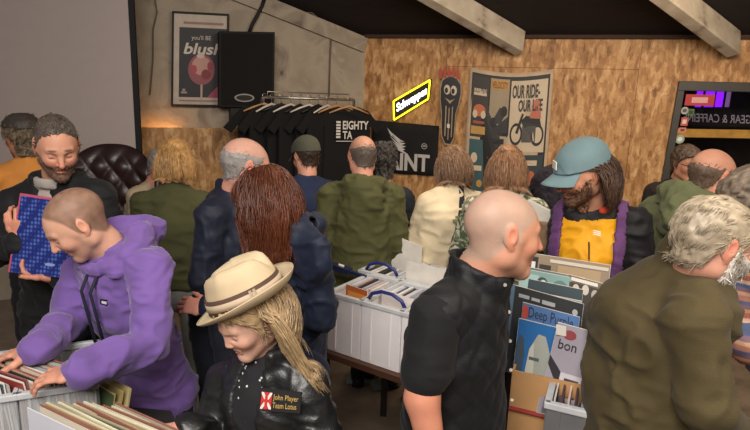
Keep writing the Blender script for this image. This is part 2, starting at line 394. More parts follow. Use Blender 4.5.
def strands(hc, M, sc, J, n=420, length=.38, seed=0, part=0.0, rad=.0028, wave=.004, dens=None, front=-.2, body=.165, vol=.012, fy=.035, zmax=2, ymax=2, drift=(0, 0, 0)):
    """long hair: locks that start on the scalp, run over the skull and fall"""
    rng = np.random.default_rng(seed)
    th = rng.uniform(-math.pi, math.pi, n * 3); ph = np.arcsin(rng.uniform(front, 1, n * 3))
    d = np.stack([np.cos(ph) * np.sin(th), np.cos(ph) * np.cos(th), np.sin(ph)], 1)   # y forward
    keep = ~((d[:, 1] > .35) & (d[:, 2] < .62 - .0 * d[:, 1])) & ~((d[:, 1] > .0) & (d[:, 2] < .1))
    keep &= (d[:, 2] < zmax) & (d[:, 1] < ymax); d = d[keep][:n]; n = len(d)
    c0 = V(0, -.014, .022); r0 = V(.08, .098, .092)
    p = c0 + d * r0 * (1.04 + rng.uniform(0, 1, n)[:, None] * .1)
    side = np.sign(d[:, 0] + rng.normal(0, .06, n) - part * .3); side[side == 0] = 1
    T = np.stack([side * .9 * (.25 + .75 * smooth01(d[:, 1], -.3, .2)), -.55 + 0 * side + .3 * (d[:, 1] > .3), .0 * side], 1) * (0.4 + d[:, 2:3].clip(0, 1)) + V(0, -.1, -.1)
    toW = lambda q: hc + (q * sc) @ M.T
    P = toW(p); vel = T @ M.T
    vel /= np.linalg.norm(vel, axis=1, keepdims=True)
    steps = int(length / .014); out = [P]; L = length * rng.uniform(.75, 1.05, n)
    tr = [(J['pv'], J['nb'] - J['up'] * .06, body), (J['sL'], J['sR'], .072), (J['sL'], J['eL'], .065), (J['sR'], J['eR'], .065), (J['nb'], J['hc'] - J['up'] * .06, .066)]
    off = 1 + rng.uniform(0, vol, n) / .09
    wp = rng.uniform(0, 6.28, n); fj = fy - rng.uniform(0, .035, n); xj = .072 + rng.uniform(-.004, .014, n)
    for i in range(steps):
        vel = vel * .72 + V(0, 0, -.34) + np.asarray(drift); vel /= np.linalg.norm(vel, axis=1, keepdims=True)
        wv = np.stack([np.sin(wp + i * .55), np.cos(wp * 1.7 + i * .5), 0 * wp], 1) * wave
        act = (L > i * .014)[:, None]
        Pn = P + (vel * .014 + wv * .35) * act
        q = ((Pn - hc) @ M) / sc
        e = (q - c0) / (r0 * off[:, None] * 1.02); m = np.linalg.norm(e, axis=1, keepdims=True); q = np.where(m < 1, c0 + (q - c0) / np.maximum(m, .05), q)
        # keep the face free
        fm = (q[:, 1] > fj) & (q[:, 2] < .05); q[fm, 1] = np.maximum(fj[fm], q[fm, 1] - .012)
        fm = (q[:, 1] > fy - .03) & (q[:, 2] < .05) & (q[:, 2] > -.17) & (np.abs(q[:, 0]) < xj); q[fm, 0] = np.sign(q[fm, 0] + 1e-6) * np.minimum(xj[fm], np.abs(q[fm, 0]) + .012)
        Pn = toW(q)
        for a, b, r in tr:
            ba = b - a; t = np.clip(((Pn - a) @ ba) / (ba @ ba), 0, 1); c = a + t[:, None] * ba; dd = Pn - c; ln = np.linalg.norm(dd, axis=1, keepdims=True)
            Pn = np.where(ln < r, c + dd / np.maximum(ln, 1e-4) * r, Pn)
        nv = Pn - P; ln = np.linalg.norm(nv, axis=1, keepdims=True); vel = np.where(ln > 1e-5, nv / np.maximum(ln, 1e-5), vel); P = Pn; out.append(P)
    S = np.stack(out, 1); m = S.shape[1]           # n,m,3
    refv = (S - hc); refv /= np.linalg.norm(refv, axis=2, keepdims=True) + 1e-9
    return tubes3(S, refv, rad * rng.uniform(.6, 1.4, n))
def fur(v, f, n=2500, length=.035, comb=(0, -1, -.3), lift=.25, rad=.0008, seed=0, jit=.35, swirl=0, steps=5, taper=True):
    rng = np.random.default_rng(seed); N = vnormals(v, f); i = rng.integers(0, len(v), n); p = v[i]; N = N[i]
    C = np.asarray(comb(p) if callable(comb) else np.tile(np.asarray(comb, float), (n, 1))) + rng.normal(0, jit, (n, 3))
    T = C - (C * N).sum(1, keepdims=True) * N; T /= np.linalg.norm(T, axis=1, keepdims=True) + 1e-9
    L = (length * rng.uniform(.5, 1.1, n))[:, None]; out = []
    for k in range(steps):
        t = k / (steps - 1); s = L * t; out.append(p - N * .002 + T * s + N * (lift * s * (1 - .35 * t)) - N * (s * s / .17))
    return tubes3(np.stack(out, 1), N, rad * rng.uniform(.6, 1.4, n))
def tubes3(S, ref, rad):
    n, m = S.shape[:2]; t = np.gradient(S, axis=1); t /= np.linalg.norm(t, axis=2, keepdims=True) + 1e-9
    R = np.repeat(ref[:, None], m, 1) if ref.ndim == 2 else ref
    x = np.cross(t, R); x /= np.linalg.norm(x, axis=2, keepdims=True) + 1e-9; y = np.cross(t, x)
    rr = (rad[:, None] * np.interp(np.linspace(0, 1, m), [0, .2, .7, 1], [1, 1.2, .9, .15])[None])[:, :, None]
    v = np.stack([S + (x * math.cos(a) * 1.8 + y * math.sin(a)) * rr for a in (0, 2.09, 4.19)], 2).reshape(-1, 3)
    i = np.arange(n)[:, None, None] * m * 3; j = np.arange(m - 1)[None, :, None] * 3; k = np.arange(3)[None, None, :]; k2 = (k + 1) % 3
    return v, np.stack([i + j + k, i + j + k2, i + j + 3 + k2, i + j + 3 + k], 3).reshape(-1, 4)
def join(*vf):
    n = 0; V_ = []; F_ = []
    for v, f in vf: V_.append(v); F_.append(f + n); n += len(v)
    return np.vstack(V_), np.vstack(F_)
def joints(hc, yaw, lean=5, side=0, sw=.18, torso=.5, neckf=.05, neckl=.165, arms='down', armyaw=0, hem=0, scale=1.0, floor=0.0, **kw):
    s = scale; sw = sw * .9; fw = V(-math.sin(R_(yaw)), math.cos(R_(yaw)), 0); rt = V(math.cos(R_(yaw)), math.sin(R_(yaw)), 0); z = V(0, 0, 1)
    up = unit(z * math.cos(R_(lean)) + fw * math.sin(R_(lean)) + rt * math.sin(R_(side))); tf = unit(np.cross(up, rt)) * 1.0
    tf = unit(fw - up * (fw @ up))
    J = dict(hc=hc, up=up, rt=rt, fw=fw, tf=tf, s=s)
    J['nb'] = hc - up * neckl * s - fw * neckf * s
    J['ch'] = J['nb'] - up * .17 * s; J['pv'] = J['nb'] - up * torso * s
    for sd, k in ((-1, 'L'), (1, 'R')):
        J['s' + k] = J['nb'] - up * .055 * s + rt * sd * sw * s
        J['h' + k] = J['pv'] - z * .03 * s + rt * sd * .09 * s
        hp = J['h' + k]; zf = V(hp[0], hp[1], floor)
        J['a' + k] = zf + z * .09 + rt * sd * .03 + fw * .0; J['k' + k] = (hp + J['a' + k]) / 2 + fw * .03
        sh = J['s' + k]
        a = arms if isinstance(arms, str) else arms[0 if sd < 0 else 1]
        if a == 'down': J['e' + k] = sh - z * .275 * s + rt * sd * .05 * s - fw * .03; J['w' + k] = J['e' + k] - z * .22 * s + fw * .08 * s + rt * sd * .0
        elif a == 'fwd': J['e' + k] = sh - z * .25 * s + rt * sd * .06 * s + fw * .06; J['w' + k] = J['e' + k] + fw * .22 * s - rt * sd * .08 * s - z * .05 * s
        elif a == 'reach': J['e' + k] = sh - z * .2 * s + rt * sd * .05 * s + fw * .16; J['w' + k] = J['e' + k] + fw * .2 * s - rt * sd * .05 * s - z * .12 * s
        elif a == 'up': J['e' + k] = sh - z * .24 * s + rt * sd * .07 * s + fw * .08; J['w' + k] = J['e' + k] + fw * .16 * s - rt * sd * .1 * s + z * .16 * s
    J.update(kw); return J
def garment(J, thick=.02, h=.011, sleeve=1.0, hem=.08, bw=1.0, depth=1.0, torso=True, collar=None, hood=None, seed=0, amp=.007, extra=None, sleeve_r=1.0, neckcut=None, disp=None, belly=0, shoulder=1.0, opn=None, wsc=1.0, vneck=0, vr=.038):
    s = J['s']; up, rt, tf = J['up'], J['rt'], J['tf']; nb, ch, pv = J['nb'], J['ch'], J['pv']
    pts = [nb, ch, pv - up * (hem + .03), J['sL'], J['sR'], J['eL'], J['eR'], J['wL'], J['wR']]
    A = np.array(pts); g = F(A.min(0) - .24 * bw, A.max(0) + V(.2, .2, .17), h); t = thick
    wa = (ch + pv) / 2; hm = pv - V(0, 0, 1) * max(hem, .01)
    B = lambda a, b: ((a * bw) * s + t, (b * bw * depth) * s + t)
    if torso:
        g.eseg(nb - up * .07 * s, ch, rt, B(.135, .08), B(.15, .108), k=.03)
        g.eseg(ch, wa, rt, B(.15, .108), B(.135 + belly * .5, .1 + belly), k=.03)
        g.eseg(wa, pv, rt, B(.135 + belly * .5, .1 + belly), B(.152 + belly * .3, .11 + belly * .6), k=.03)
        g.eseg(pv, hm, rt, B(.152 + belly * .3, .11 + belly * .6), B(.158 + belly * .2, .115 + belly * .3), k=.02)
        for k in 'LR': g.seg(J['s' + k], nb + up * .01, (.038 * shoulder) * s + t, .04 * s + t * .7, k=.035)
    for k, sg in (('L', sleeve if not isinstance(sleeve, tuple) else sleeve[0]), ('R', sleeve if not isinstance(sleeve, tuple) else sleeve[1])):
        S, E, Wr = J['s' + k], J['e' + k], J['w' + k]
        if sg <= 0: g.seg(S + (nb - S) * .25, S + (nb - S) * .2, .045 * s + t * .8, .045 * s + t * .8, k=.03); continue
        r = sleeve_r * s
        if sg < .6: 
            Ee = S + (E - S) * sg * 2; g.seg(S, Ee, .05 * r + t, .048 * r + t * 1.3, k=.025); g.cut2 = None
        else:
            Wd = E + (Wr - E) * (1 - (1 - sg) * 2) - unit(Wr - E) * .035
            g.seg(S, E, .047 * r + t, .038 * r + t, k=.022); g.seg(E, Wd, .038 * r + t, .027 * r + t, k=.012)
            g.seg(Wd - unit(Wr - E) * .01, Wd + unit(Wr - E) * .012, .031 * r + t, .031 * r + t, k=.002)
    if hem >= 0: g.cut(hm, -V(0, 0, 1) * 1.0 if hem > .02 else -up)
    if vneck:
        R0 = .108 * bw * s + t; g.chain([nb + tf * R0 + up * .05, nb + tf * (R0 + .012) - up * vneck], [.07, vr], k=.008, op='s')
    if collar:
        r, hh, cr = collar; tilt = -.15
        for i in range(34):
            a = 2 * math.pi * i / 34; d = rt * math.cos(a) + tf * math.sin(a)
            if opn and abs(((math.degrees(a) - 90 + 180) % 360) - 180) < opn: continue
            p = nb + up * .0 + d * r + tf * .012; g.seg(p, p + up * hh * (1 - .25 * math.sin(a)) + d * .004, cr, cr * .85, k=.012)
    if hood:
        q = hood; c = nb - tf * .02 + up * .02
        ring = [c + rt * math.cos(a) * .105 * q + tf * (math.sin(a) * .1 * q) + up * (-.02 - .025 * math.sin(a)) for a in np.linspace(R_(65), R_(-245), 13)]
        g.chain(ring, [.022, .028, .034, .04, .044, .046, .048, .046, .044, .04, .034, .028, .022], k=.02)
        g.ell(nb - tf * .125 * q - up * .07, (.125 * q, .055, .11 * q), k=.03, M=np.stack([rt, tf, up], 0))
        g.ell(nb - tf * .09 * q + up * .045, (.075 * q, .05, .03), k=.02, op='s', M=np.stack([rt, tf, up], 0))
    if extra: extra(g)
    v, f = g.mesh(); v = relax(v, f, 1)
    v = displace(v, f, disp or wrinkle(amp * 1.15, seed, wsc * 1.3)); return v, f
def legs(J, thick=.012, h=.014, seed=0, amp=.006, bw=1.0):
    s = J['s']; pts = np.array([J[x] for x in ('pv', 'hL', 'hR', 'kL', 'kR', 'aL', 'aR')]); g = F(pts.min(0) - .17, pts.max(0) + .17, h); t = thick
    g.eseg(J['pv'] + J['up'] * .06, J['pv'] - V(0, 0, .04), J['rt'], (.15 * s * bw + t, .105 * s * bw + t), (.155 * s * bw + t, .11 * s * bw + t), k=.03)
    for k in 'LR':
        g.seg(J['h' + k], J['k' + k], .082 * s * bw + t, .056 * s * bw + t, k=.02); g.seg(J['k' + k], J['a' + k] - V(0, 0, .02), .056 * s * bw + t, .043 * s + t, k=.02)
    g.cut(V(0, 0, J['aL'][2] - .05), V(0, 0, -1))
    v, f = g.mesh(); return displace(v, f, wrinkle(amp, seed)), f
def skirtmesh(): pass
def shoe(p, fw, m, parent, s=1.0):
    g = F(p + V(-.2, -.2, -.1), p + V(.2, .2, .1), .008); u = np.cross(fw, V(0, 0, 1))
    g.eseg(p + V(0, 0, -.048) - fw * .04, p + V(0, 0, -.052) + fw * .14 * s, u, (.038, .034), (.042, .026), k=.02); g.seg(p + V(0, 0, -.03), p + V(0, 0, .0), .04, .036, k=.02)
    g.eseg(p + V(0, 0, -.075) - fw * .045, p + V(0, 0, -.075) + fw * .15 * s, u, (.042, .014), (.047, .014), k=0)
    g.cut(V(0, 0, p[2] - .089), V(0, 0, -1)); v, f = g.mesh(); return mk('shoe', v, f, m, parent)
def body_mesh(J, tone, headopt, coloropt, hands, root, hscale, M):
    hc = J['hc']; nbc = ((J['nb'] + J['up'] * .0 - hc) @ M) / hscale
    g, base = head_field(nbc, **headopt); v, f = g.mesh()
    c = skin_colors(v, tone, **coloropt); Vv = [hc + (v * hscale) @ M.T]; Ff = [f]; Cc = [c]; n = len(v)
    base_c = np.array(lin(tone))
    for hd in hands:
        w, q = hd; Vv.append(w); Ff.append(q + n); n += len(w); cc = np.tile(base_c * V(1.0, .86, .84), (len(w), 1)); Cc.append(cc)
    s = J['s']; pts = np.array([J[x] for x in ('nb', 'pv', 'sL', 'sR', 'eL', 'eR', 'wL', 'wR', 'kL', 'kR', 'aL', 'aR')]); b = F(pts.min(0) - .13, pts.max(0) + .13, .016)
    b.eseg(J['nb'] - J['up'] * .07, J['ch'], J['rt'], (.13 * s, .07 * s), (.14 * s, .09 * s)); b.eseg(J['ch'], J['pv'], J['rt'], (.14 * s, .09 * s), (.13 * s, .09 * s)); b.seg(J['nb'] - J['up'] * .08, J['nb'], .05 * s)
    for k in 'LR':
        b.seg(J['s' + k], J['nb'] - J['up'] * .04, .04 * s); b.seg(J['s' + k], J['e' + k], .044 * s, .035 * s); b.seg(J['e' + k], J['w' + k], .035 * s, .024 * s)
        b.seg(J['h' + k], J['k' + k], .065 * s, .045 * s); b.seg(J['k' + k], J['a' + k], .045 * s, .032 * s)
    w, q = b.mesh(); Vv.append(w); Ff.append(q + n); Cc.append(np.tile(base_c, (len(w), 1)))
    o = mk('body', np.vstack(Vv), np.vstack(Ff), SKINM, root, colors=np.vstack(Cc)); return g, base
def hit(o, px, py, off=.002):
    bpy.context.view_layer.update(); mi = o.matrix_world.inverted(); c = mi @ Vector((0, 0, CAMH)); d = (mi.to_3x3() @ Vector(ray(px, py))).normalized()
    ok, p, n, _ = o.ray_cast(c, d); w = o.matrix_world @ p if ok else Vector(W(px, py, 1.5))
    return np.array(w) - unit(ray(px, py)) * off
def person(label, hc, yaw, head=(0, 10, 0), hs=1.04, tone='#c8977c', hopt=None, copt=None, hands=(), J=None, group=None, **jk):
    hc = np.asarray(hc, float); hs = hs * V(.93, .99, 1); J = J or joints(hc, yaw, **jk); M = rotm(yaw + head[0], head[1], head[2])
    root = empty('person', ((J['aL'] + J['aR']) / 2 * V(1, 1, 0)), label, 'person', group)
    g, base = body_mesh(J, tone, hopt or {}, copt or {}, hands, root, hs, M)
    P = dict(J=J, M=M, hs=hs, root=root, g=g, base=base, toW=lambda v: hc + (np.asarray(v) * hs) @ M.T)
    return P
def put(P, name, vf, m, canon=False):
    v, f = vf
    if canon: v = P['toW'](v)
    return mk(name, v, f, m, P['root'])
def hair(P, m, furk=None, nm='hair', **k):
    a = hair_shell(P['g'], P['base'], **k); fk = dict(n=2200, length=.03, comb=(0, -.8, -.5), lift=.25); fk.update(furk or {})
    return put(P, nm, join(a, fur(*a, **fk)), m, True)
def cap_mesh(P, m, brim=True, back=0, hgt=.02, name='cap'):
    def reg(X, Y, Z): return (.028 + .12 * np.maximum(-Y, 0) * 0 - Z) 
    v, f = hair_shell(P['g'], P['base'], t=.014, noise=.0, region=lambda X, Y, Z: (.03 - Z + .18 * np.minimum(Y + .02, 0)))
    v = v + V(0, 0, .004)
    o = put(P, name, (v, f), m, True)
    if brim:
        b = MB(); nu, nv = 14, 7; vs = []
        for lay in (0, 1):
            for i in range(nu + 1):
                a = R_(-62 + 124 * i / nu)
                for j in range(nv + 1):
                    t = j / nv; r = .088
                    x = math.sin(a) * (.08 + .01 * t); y = -.002 + math.cos(a) * (.098) + t * .082 * math.cos(a * .9)
                    z = .036 - .02 * t - 3.4 * x * x * (.4 + .8 * t) - lay * .003
                    vs.append((x, y, z))
        fs = []; q = (nu + 1) * (nv + 1)
        for i in range(nu):
            for j in range(nv):
                a = i * (nv + 1) + j; fs.append((a, a + 1, a + nv + 2, a + nv + 1)[::-1]); fs.append((a + q, a + 1 + q, a + nv + 2 + q, a + nv + 1 + q))
        ed = [i * (nv + 1) + nv for i in range(nu + 1)]
        fs += [(ed[i], ed[i + 1], ed[i + 1] + q, ed[i] + q) for i in range(nu)]
        bo = put(P, 'visor', (np.array(vs), fs), m, True)
        c = bo; 
    return o
# ------------------------------------------------------------------ the room
Z3 = V(0, 0, 1)
C0 = W(365, 38, 6.2); C0[2] = 2.6; C1 = W(750, 38, 5.12); C1[2] = 2.6
eo = unit((C1 - C0) * V(1, 1, 0)); no = V(eo[1], -eo[0], 0)
if no[1] > 0: no = -no
CL = W(0, 100, 5.0); ew_ = unit((CL - C0) * V(1, 1, 0)); nw = V(ew_[1], -ew_[0], 0)
if nw[1] > 0: nw = -nw
on_o = lambda px, py, off=0: PL(px, py, C0 + no * off, no)
on_w = lambda px, py, off=0: PL(px, py, C0 + nw * off, nw)
TS = math.tan(R_(26))
def roofz(p): return 2.6 + TS * float(np.dot((np.asarray(p) - C0) * V(1, 1, 0), no))
def structure(o): o['kind'] = 'structure'; return o
# oriented strand board
def osb_material():
    m = bpy.data.materials.new('strand_board'); m.use_nodes = True; nt = m.node_tree; N = nt.nodes; L = nt.links; b = N['Principled BSDF']
    tc = N.new('ShaderNodeTexCoord'); cols = []
    base = None; hs = []
    for i, (rz, sc, st) in enumerate([(20, 24, (1, 1, .3)), (-35, 28, (1, 1, .35)), (60, 30, (1, 1, .4))]):
        mp = N.new('ShaderNodeMapping'); mp.inputs['Rotation'].default_value = (R_(rz * .6), R_(rz), 0); mp.inputs['Scale'].default_value = st
        L.new(tc.outputs['Object'], mp.inputs[0])
        v = N.new('ShaderNodeTexVoronoi'); v.inputs['Scale'].default_value = sc; v.inputs['Randomness'].default_value = 1; L.new(mp.outputs[0], v.inputs['Vector'])
        hs.append(v)
    mixs = N.new('ShaderNodeMix'); mixs.data_type = 'RGBA'; mixs.inputs[0].default_value = .5; L.new(hs[0].outputs['Color'], mixs.inputs[6]); L.new(hs[1].outputs['Color'], mixs.inputs[7])
    mixt = N.new('ShaderNodeMix'); mixt.data_type = 'RGBA'; mixt.inputs[0].default_value = .35; L.new(mixs.outputs[2], mixt.inputs[6]); L.new(hs[2].outputs['Color'], mixt.inputs[7])
    bw = N.new('ShaderNodeSeparateColor'); L.new(mixt.outputs[2], bw.inputs[0])
    n = N.new('ShaderNodeTexNoise'); n.inputs['Scale'].default_value = 9; n.inputs['Detail'].default_value = 6; n.inputs['Distortion'].default_value = 2.5; L.new(tc.outputs['Object'], n.inputs['Vector'])
    ad = N.new('ShaderNodeMath'); ad.operation = 'MULTIPLY_ADD'; ad.inputs[1].default_value = .7; L.new(bw.outputs[0], ad.inputs[0]); 
    m2 = N.new('ShaderNodeMath'); m2.operation = 'MULTIPLY'; m2.inputs[1].default_value = .35; L.new(n.outputs['Fac'], m2.inputs[0]); L.new(m2.outputs[0], ad.inputs[2])
    r = N.new('ShaderNodeValToRGB'); L.new(ad.outputs[0], r.inputs[0]); e = r.color_ramp.elements
    e[0].position = .22; e[0].color = lin('#74502c') + [1]; e[1].position = .85; e[1].color = lin('#d8b080') + [1]
    for p, c in ((.36, '#97693a'), (.5, '#aa7c48'), (.65, '#bf9260')): x = e.new(p); x.color = lin(c) + [1]
    L.new(r.outputs[0], b.inputs['Base Color']); b.inputs['Roughness'].default_value = .6
    bp = N.new('ShaderNodeBump'); bp.inputs['Strength'].default_value = .25; bp.inputs['Distance'].default_value = .004; L.new(ad.outputs[0], bp.inputs['Height']); L.new(bp.outputs[0], b.inputs['Normal'])
    return m
OSB = osb_material()
def ramp_mat(name, stops, scale, rough=.9, detail=8, dist=0, bump=.4, bd=.01, stretch=(1, 1, 1)):
    m = bpy.data.materials.new(name); m.use_nodes = True; nt = m.node_tree; N = nt.nodes; L = nt.links; b = N['Principled BSDF']
    tc = N.new('ShaderNodeTexCoord'); mp = N.new('ShaderNodeMapping'); mp.inputs['Scale'].default_value = stretch; L.new(tc.outputs['Object'], mp.inputs[0])
    n = N.new('ShaderNodeTexNoise'); n.inputs['Scale'].default_value = scale; n.inputs['Detail'].default_value = detail; n.inputs['Distortion'].default_value = dist; L.new(mp.outputs[0], n.inputs['Vector'])
    r = N.new('ShaderNodeValToRGB'); L.new(n.outputs['Fac'], r.inputs[0]); e = r.color_ramp.elements
    e[0].position = stops[0][0]; e[0].color = lin(stops[0][1]) + [1]; e[1].position = stops[-1][0]; e[1].color = lin(stops[-1][1]) + [1]
    for p, c in stops[1:-1]: x = e.new(p); x.color = lin(c) + [1]
    L.new(r.outputs[0], b.inputs['Base Color']); b.inputs['Roughness'].default_value = rough
    bp = N.new('ShaderNodeBump'); bp.inputs['Strength'].default_value = bump; bp.inputs['Distance'].default_value = bd; L.new(n.outputs['Fac'], bp.inputs['Height']); L.new(bp.outputs[0], b.inputs['Normal'])
    return m
PLASTER = ramp_mat('old_whitewash', [(.25, '#453830'), (.3, '#857869'), (.45, '#a89b89'), (.62, '#978a79'), (.72, '#b5a996')], 3.2, detail=10, dist=.6, bump=.7, bd=.03)
CEIL = ramp_mat('dark_roof_boards', [(.3, '#150b0b'), (.7, '#1f1111')], 4, stretch=(1, 6, 1))
FLOORM = ramp_mat('worn_floor', [(.3, '#6e6052'), (.5, '#857564'), (.7, '#948472')], 5, detail=10, bump=.2)
WHITEWOOD = ramp_mat('whitewashed_timber', [(.28, '#6a5648'), (.4, '#b3a591'), (.7, '#cfc3af')], 6, stretch=(1, 1, 1))
BLACK = mat('matte_black', '#0c0b0c', rough=.7, bump=.1); 
OFFW = mat('off_white', '#d8d2c8', rough=.7)
# floor, walls, roof
fl = MB(); fl.box((0, 2.5, -.05), (6, 5, .05)); structure(fl.build('floor', FLOORM, origin=V(0, 0, -.1)))
# strand board wall with an opening where the mirror frame hangs
def wo(s, z, off=0): return C0 + eo * s + no * off + V(0, 0, z - 2.6)
mir = [on_o(680, 82), on_o(770, 84), on_o(765, 230), on_o(661, 222)]
s0 = float((on_o(676, 90) - C0) @ eo); s1 = s0 + 1.5
zt = 2.27; zb = .95; SEND = 5.6
wb = MB()
def wall_strip(mb, sa, sb, za, zb_): mb.box((wo(sa, za) + wo(sb, zb_)) / 2 - no * .03, ((sb - sa) / 2, .03, (zb_ - za) / 2), eo, no, Z3)
seams = [float((on_o(446, 70) - C0) @ eo), float((on_o(639, 70) - C0) @ eo)]
zs = float(on_o(600, 69)[2])
g_ = .003
S = [-.0] + seams + [SEND]
for i in range(3):
    a, b_ = S[i] + g_ / 2, S[i + 1] - g_ / 2
    if i < 2:
        wall_strip(wb, a, b_, 0, zs - (g_ / 2 if i == 1 else 0)); wall_strip(wb, a, b_, zs + (g_ / 2 if i == 1 else 0), 2.62)
    else:
        wall_strip(wb, a, s0 + .05, 0, 2.62); wall_strip(wb, s1 - .05, b_, 0, 2.62)
        wall_strip(wb, s0 + .05, s1 - .05, 0, zb); wall_strip(wb, s0 + .05, s1 - .05, zt - .05, 2.62)
structure(wb.build('wall_back', OSB, origin=V(C0[0], C0[1], 0)))
ww = MB(); LW = 4.6
pw = [C0 * V(1, 1, 0), C0 + ew_ * LW - Z3 * 2.6, C0 + ew_ * LW + Z3 * (roofz(C0 + ew_ * LW) - 2.6), C0 * 1.0]
ww.prism(pw, nw, .12); structure(ww.build('wall_left', PLASTER, origin=V(C0[0], C0[1], 0)))
# gable edge board
tb = MB(); a = C0 + nw * .02 - Z3 * .09; b_ = C0 + ew_ * LW + nw * .02 + Z3 * (roofz(C0 + ew_ * LW) - 2.6 - .09)
tb.bar(a, b_, .05, .15, up=unit(np.cross(b_ - a, nw))); structure(tb.build('trim_1', PLASTER))
tb = MB(); tb.bar(wo(0, 2.6, .03) + no * 0, wo(SEND, 2.6, .03), .03, .03); structure(tb.build('trim_2', mat('dark_trim', '#3a2417')))
ce = MB(); far = 6.0
pr = [wo(-2.6, 2.62) , wo(SEND + .5, 2.62), wo(SEND + .5, 2.62, far) + Z3 * TS * far, wo(-2.6, 2.62, far) + Z3 * TS * far]
pr = [p - no * .15 - Z3 * .15 * TS if i < 2 else p for i, p in enumerate(pr)]
ce.prism(pr, unit(np.cross(pr[1] - pr[0], pr[2] - pr[0])) * -1 if np.cross(pr[1] - pr[0], pr[2] - pr[0])[2] > 0 else unit(np.cross(pr[1] - pr[0], pr[2] - pr[0])), .1)
structure(ce.build('ceiling', CEIL))
# two whitewashed rafters rising from the strand board wall
rn = unit(Z3 - no * TS * 1.0); rn = unit(np.cross(eo, no + Z3 * TS)); rn = rn if rn[2] < 0 else -rn
def roofpt(px, py, off): return PL(px, py, V(C0[0], C0[1], 2.6) + rn * off, rn)
for nme, (p0, p1, p2) in zip(('trim_3', 'trim_4'), (((518, 42), (432, -8), 20), ((732, 43), (655, -16), 20))):
    a = roofpt(*p0, .1); b_ = roofpt(*p1, .1)
    a = a - (b_ - a) * .03
    t = MB(); t.bar(a, b_ + (b_ - a) * .4, .11, .22, up=-rn)
    structure(t.build(nme, WHITEWOOD, bevel=.008))
# strand board dado on the white wall, with a strip lamp in the gap behind it
da, db = on_w(141, 128, .16), on_w(262, 128, .16)
d_ = MB(); zt_ = (da[2] + db[2]) / 2; L_ = np.linalg.norm(db - da)
a2 = da - (db - da) / L_ * .45
d_.box(((a2 + db) / 2) * V(1, 1, 0) + Z3 * zt_ / 2, (np.linalg.norm((db - a2) * V(1, 1, 0)) / 2, .012, zt_ / 2), unit((db - a2) * V(1, 1, 0)), nw, Z3)
structure(d_.build('trim_5', OSB))
la, lb = on_w(148, 132, .09), on_w(178, 132, .09)
lm = MB(); lm.tube([la - Z3 * .03, lb - Z3 * .03], .014)
ls = empty('strip_lamp', la * V(1, 1, 0) + Z3 * (la[2] - .06), 'warm glowing strip lamp tucked behind the top edge of the wall boarding', 'lamp')
lm.build('tube', mat('warm_glow', '#ffcf80', emit='#ffb050', es=22), ls, smooth=True)
lc = MB(); lc.bar(la - Z3 * .055, lb - Z3 * .055, .06, .02); lc.build('housing', BLACK, ls)
# ------------------------------------------------------------------ things on the walls
def sheet(name, q, th, m, parent=None, border=0):
    b = MB(); b.prism([q.at(0, 0), q.at(1, 0), q.at(1, 1), q.at(0, 1)], q.n, th); return b.build(name, m, parent)
def shape(name, q, uvs, off, m, parent, th=.0015):
    b = MB()
    for uv in (uvs if isinstance(uvs[0], list) else [uvs]): b.prism(q.poly(uv, off + th), q.n, th)
    return b.build(name, m, parent)
def marks(name, q, items, parent, off=.001):
    """items: (uv list, material) drawn as one mesh"""
    b = MB(); ms = []
    for i, (uv, m) in enumerate(items):
        if m not in ms: ms.append(m)
        b.prism(q.poly(uv, off + .0004 * (i + 1)), q.n, .0003, ms.index(m))
    return b.build(name, ms, parent)
def P_(c, **k): return mat('print_' + c.lstrip('#'), c, rough=k.pop('rough', .55), var=.05, **k)
# framed drink poster
qf = Q(on_w(172, 11, .05), on_w(229, 14, .05), on_w(228, 107, .05), on_w(171, 106, .05))
po = empty('framed_poster', qf.at(.5, 1), 'black framed drinks poster with a pink goblet, hung on the whitewashed wall', 'poster')
fb = MB()
for uv in (rect(0, 0, 1, .022), rect(0, .978, 1, 1), rect(0, .022, .035, .978), rect(.965, .022, 1, .978)): fb.prism(qf.poly(uv, .012), qf.n, .035)
fb.build('frame', BLACK, po)
fb = MB(); fb.prism(qf.poly(rect(.03, .02, .97, .98), 0), qf.n, .01); fb.build('mount', mat('mount_board', '#b5a595', rough=.5), po)
bt = []
bt.append((rect(.13, .16, .97, .9), P_('#0c080c')))
bt.append((rect(.2, .1, .9, .125), P_('#8a6a60')))
bt.append((circ(.52, .6, .235, .165, 28), P_('#8b4550')))
bt.append((circ(.52, .56, .17, .1, 24), P_('#b98a7c')))
bt.append((circ(.6, .65, .085, .055, 16), P_('#7c1226'))); bt.append((circ(.38, .6, .06, .05, 14), P_('#a53a4c'))); bt.append((circ(.67, .56, .05, .05, 14), P_('#8e2438')))
bt.append((rect(.505, .76, .54, .97), P_('#b5958c'))); bt.append((circ(.5, .455, .07, .025, 14), P_('#c9b3a8')))
bt.append(([(.62, .9), (.95, .68), (.95, .9)], P_('#9c3550'))); bt.append((rect(.17, .84, .27, .86), P_('#988c86'))); bt.append((rect(.19, .81, .24, .835), P_('#988c86')))
bt.append((rect(.14, .93, .95, .945), P_('#8a6a60')))
marks('printed_sheet', qf, bt, po, .0015)
tx = MB(); put_text(tx, "you'll BE", qf, .34, .24, .68, .3, off=.009); put_text(tx, 'blush', qf, .2, .32, .86, .44, off=.009, shear=.05); tx.build('lettering', P_('#c9bdb0'), po)
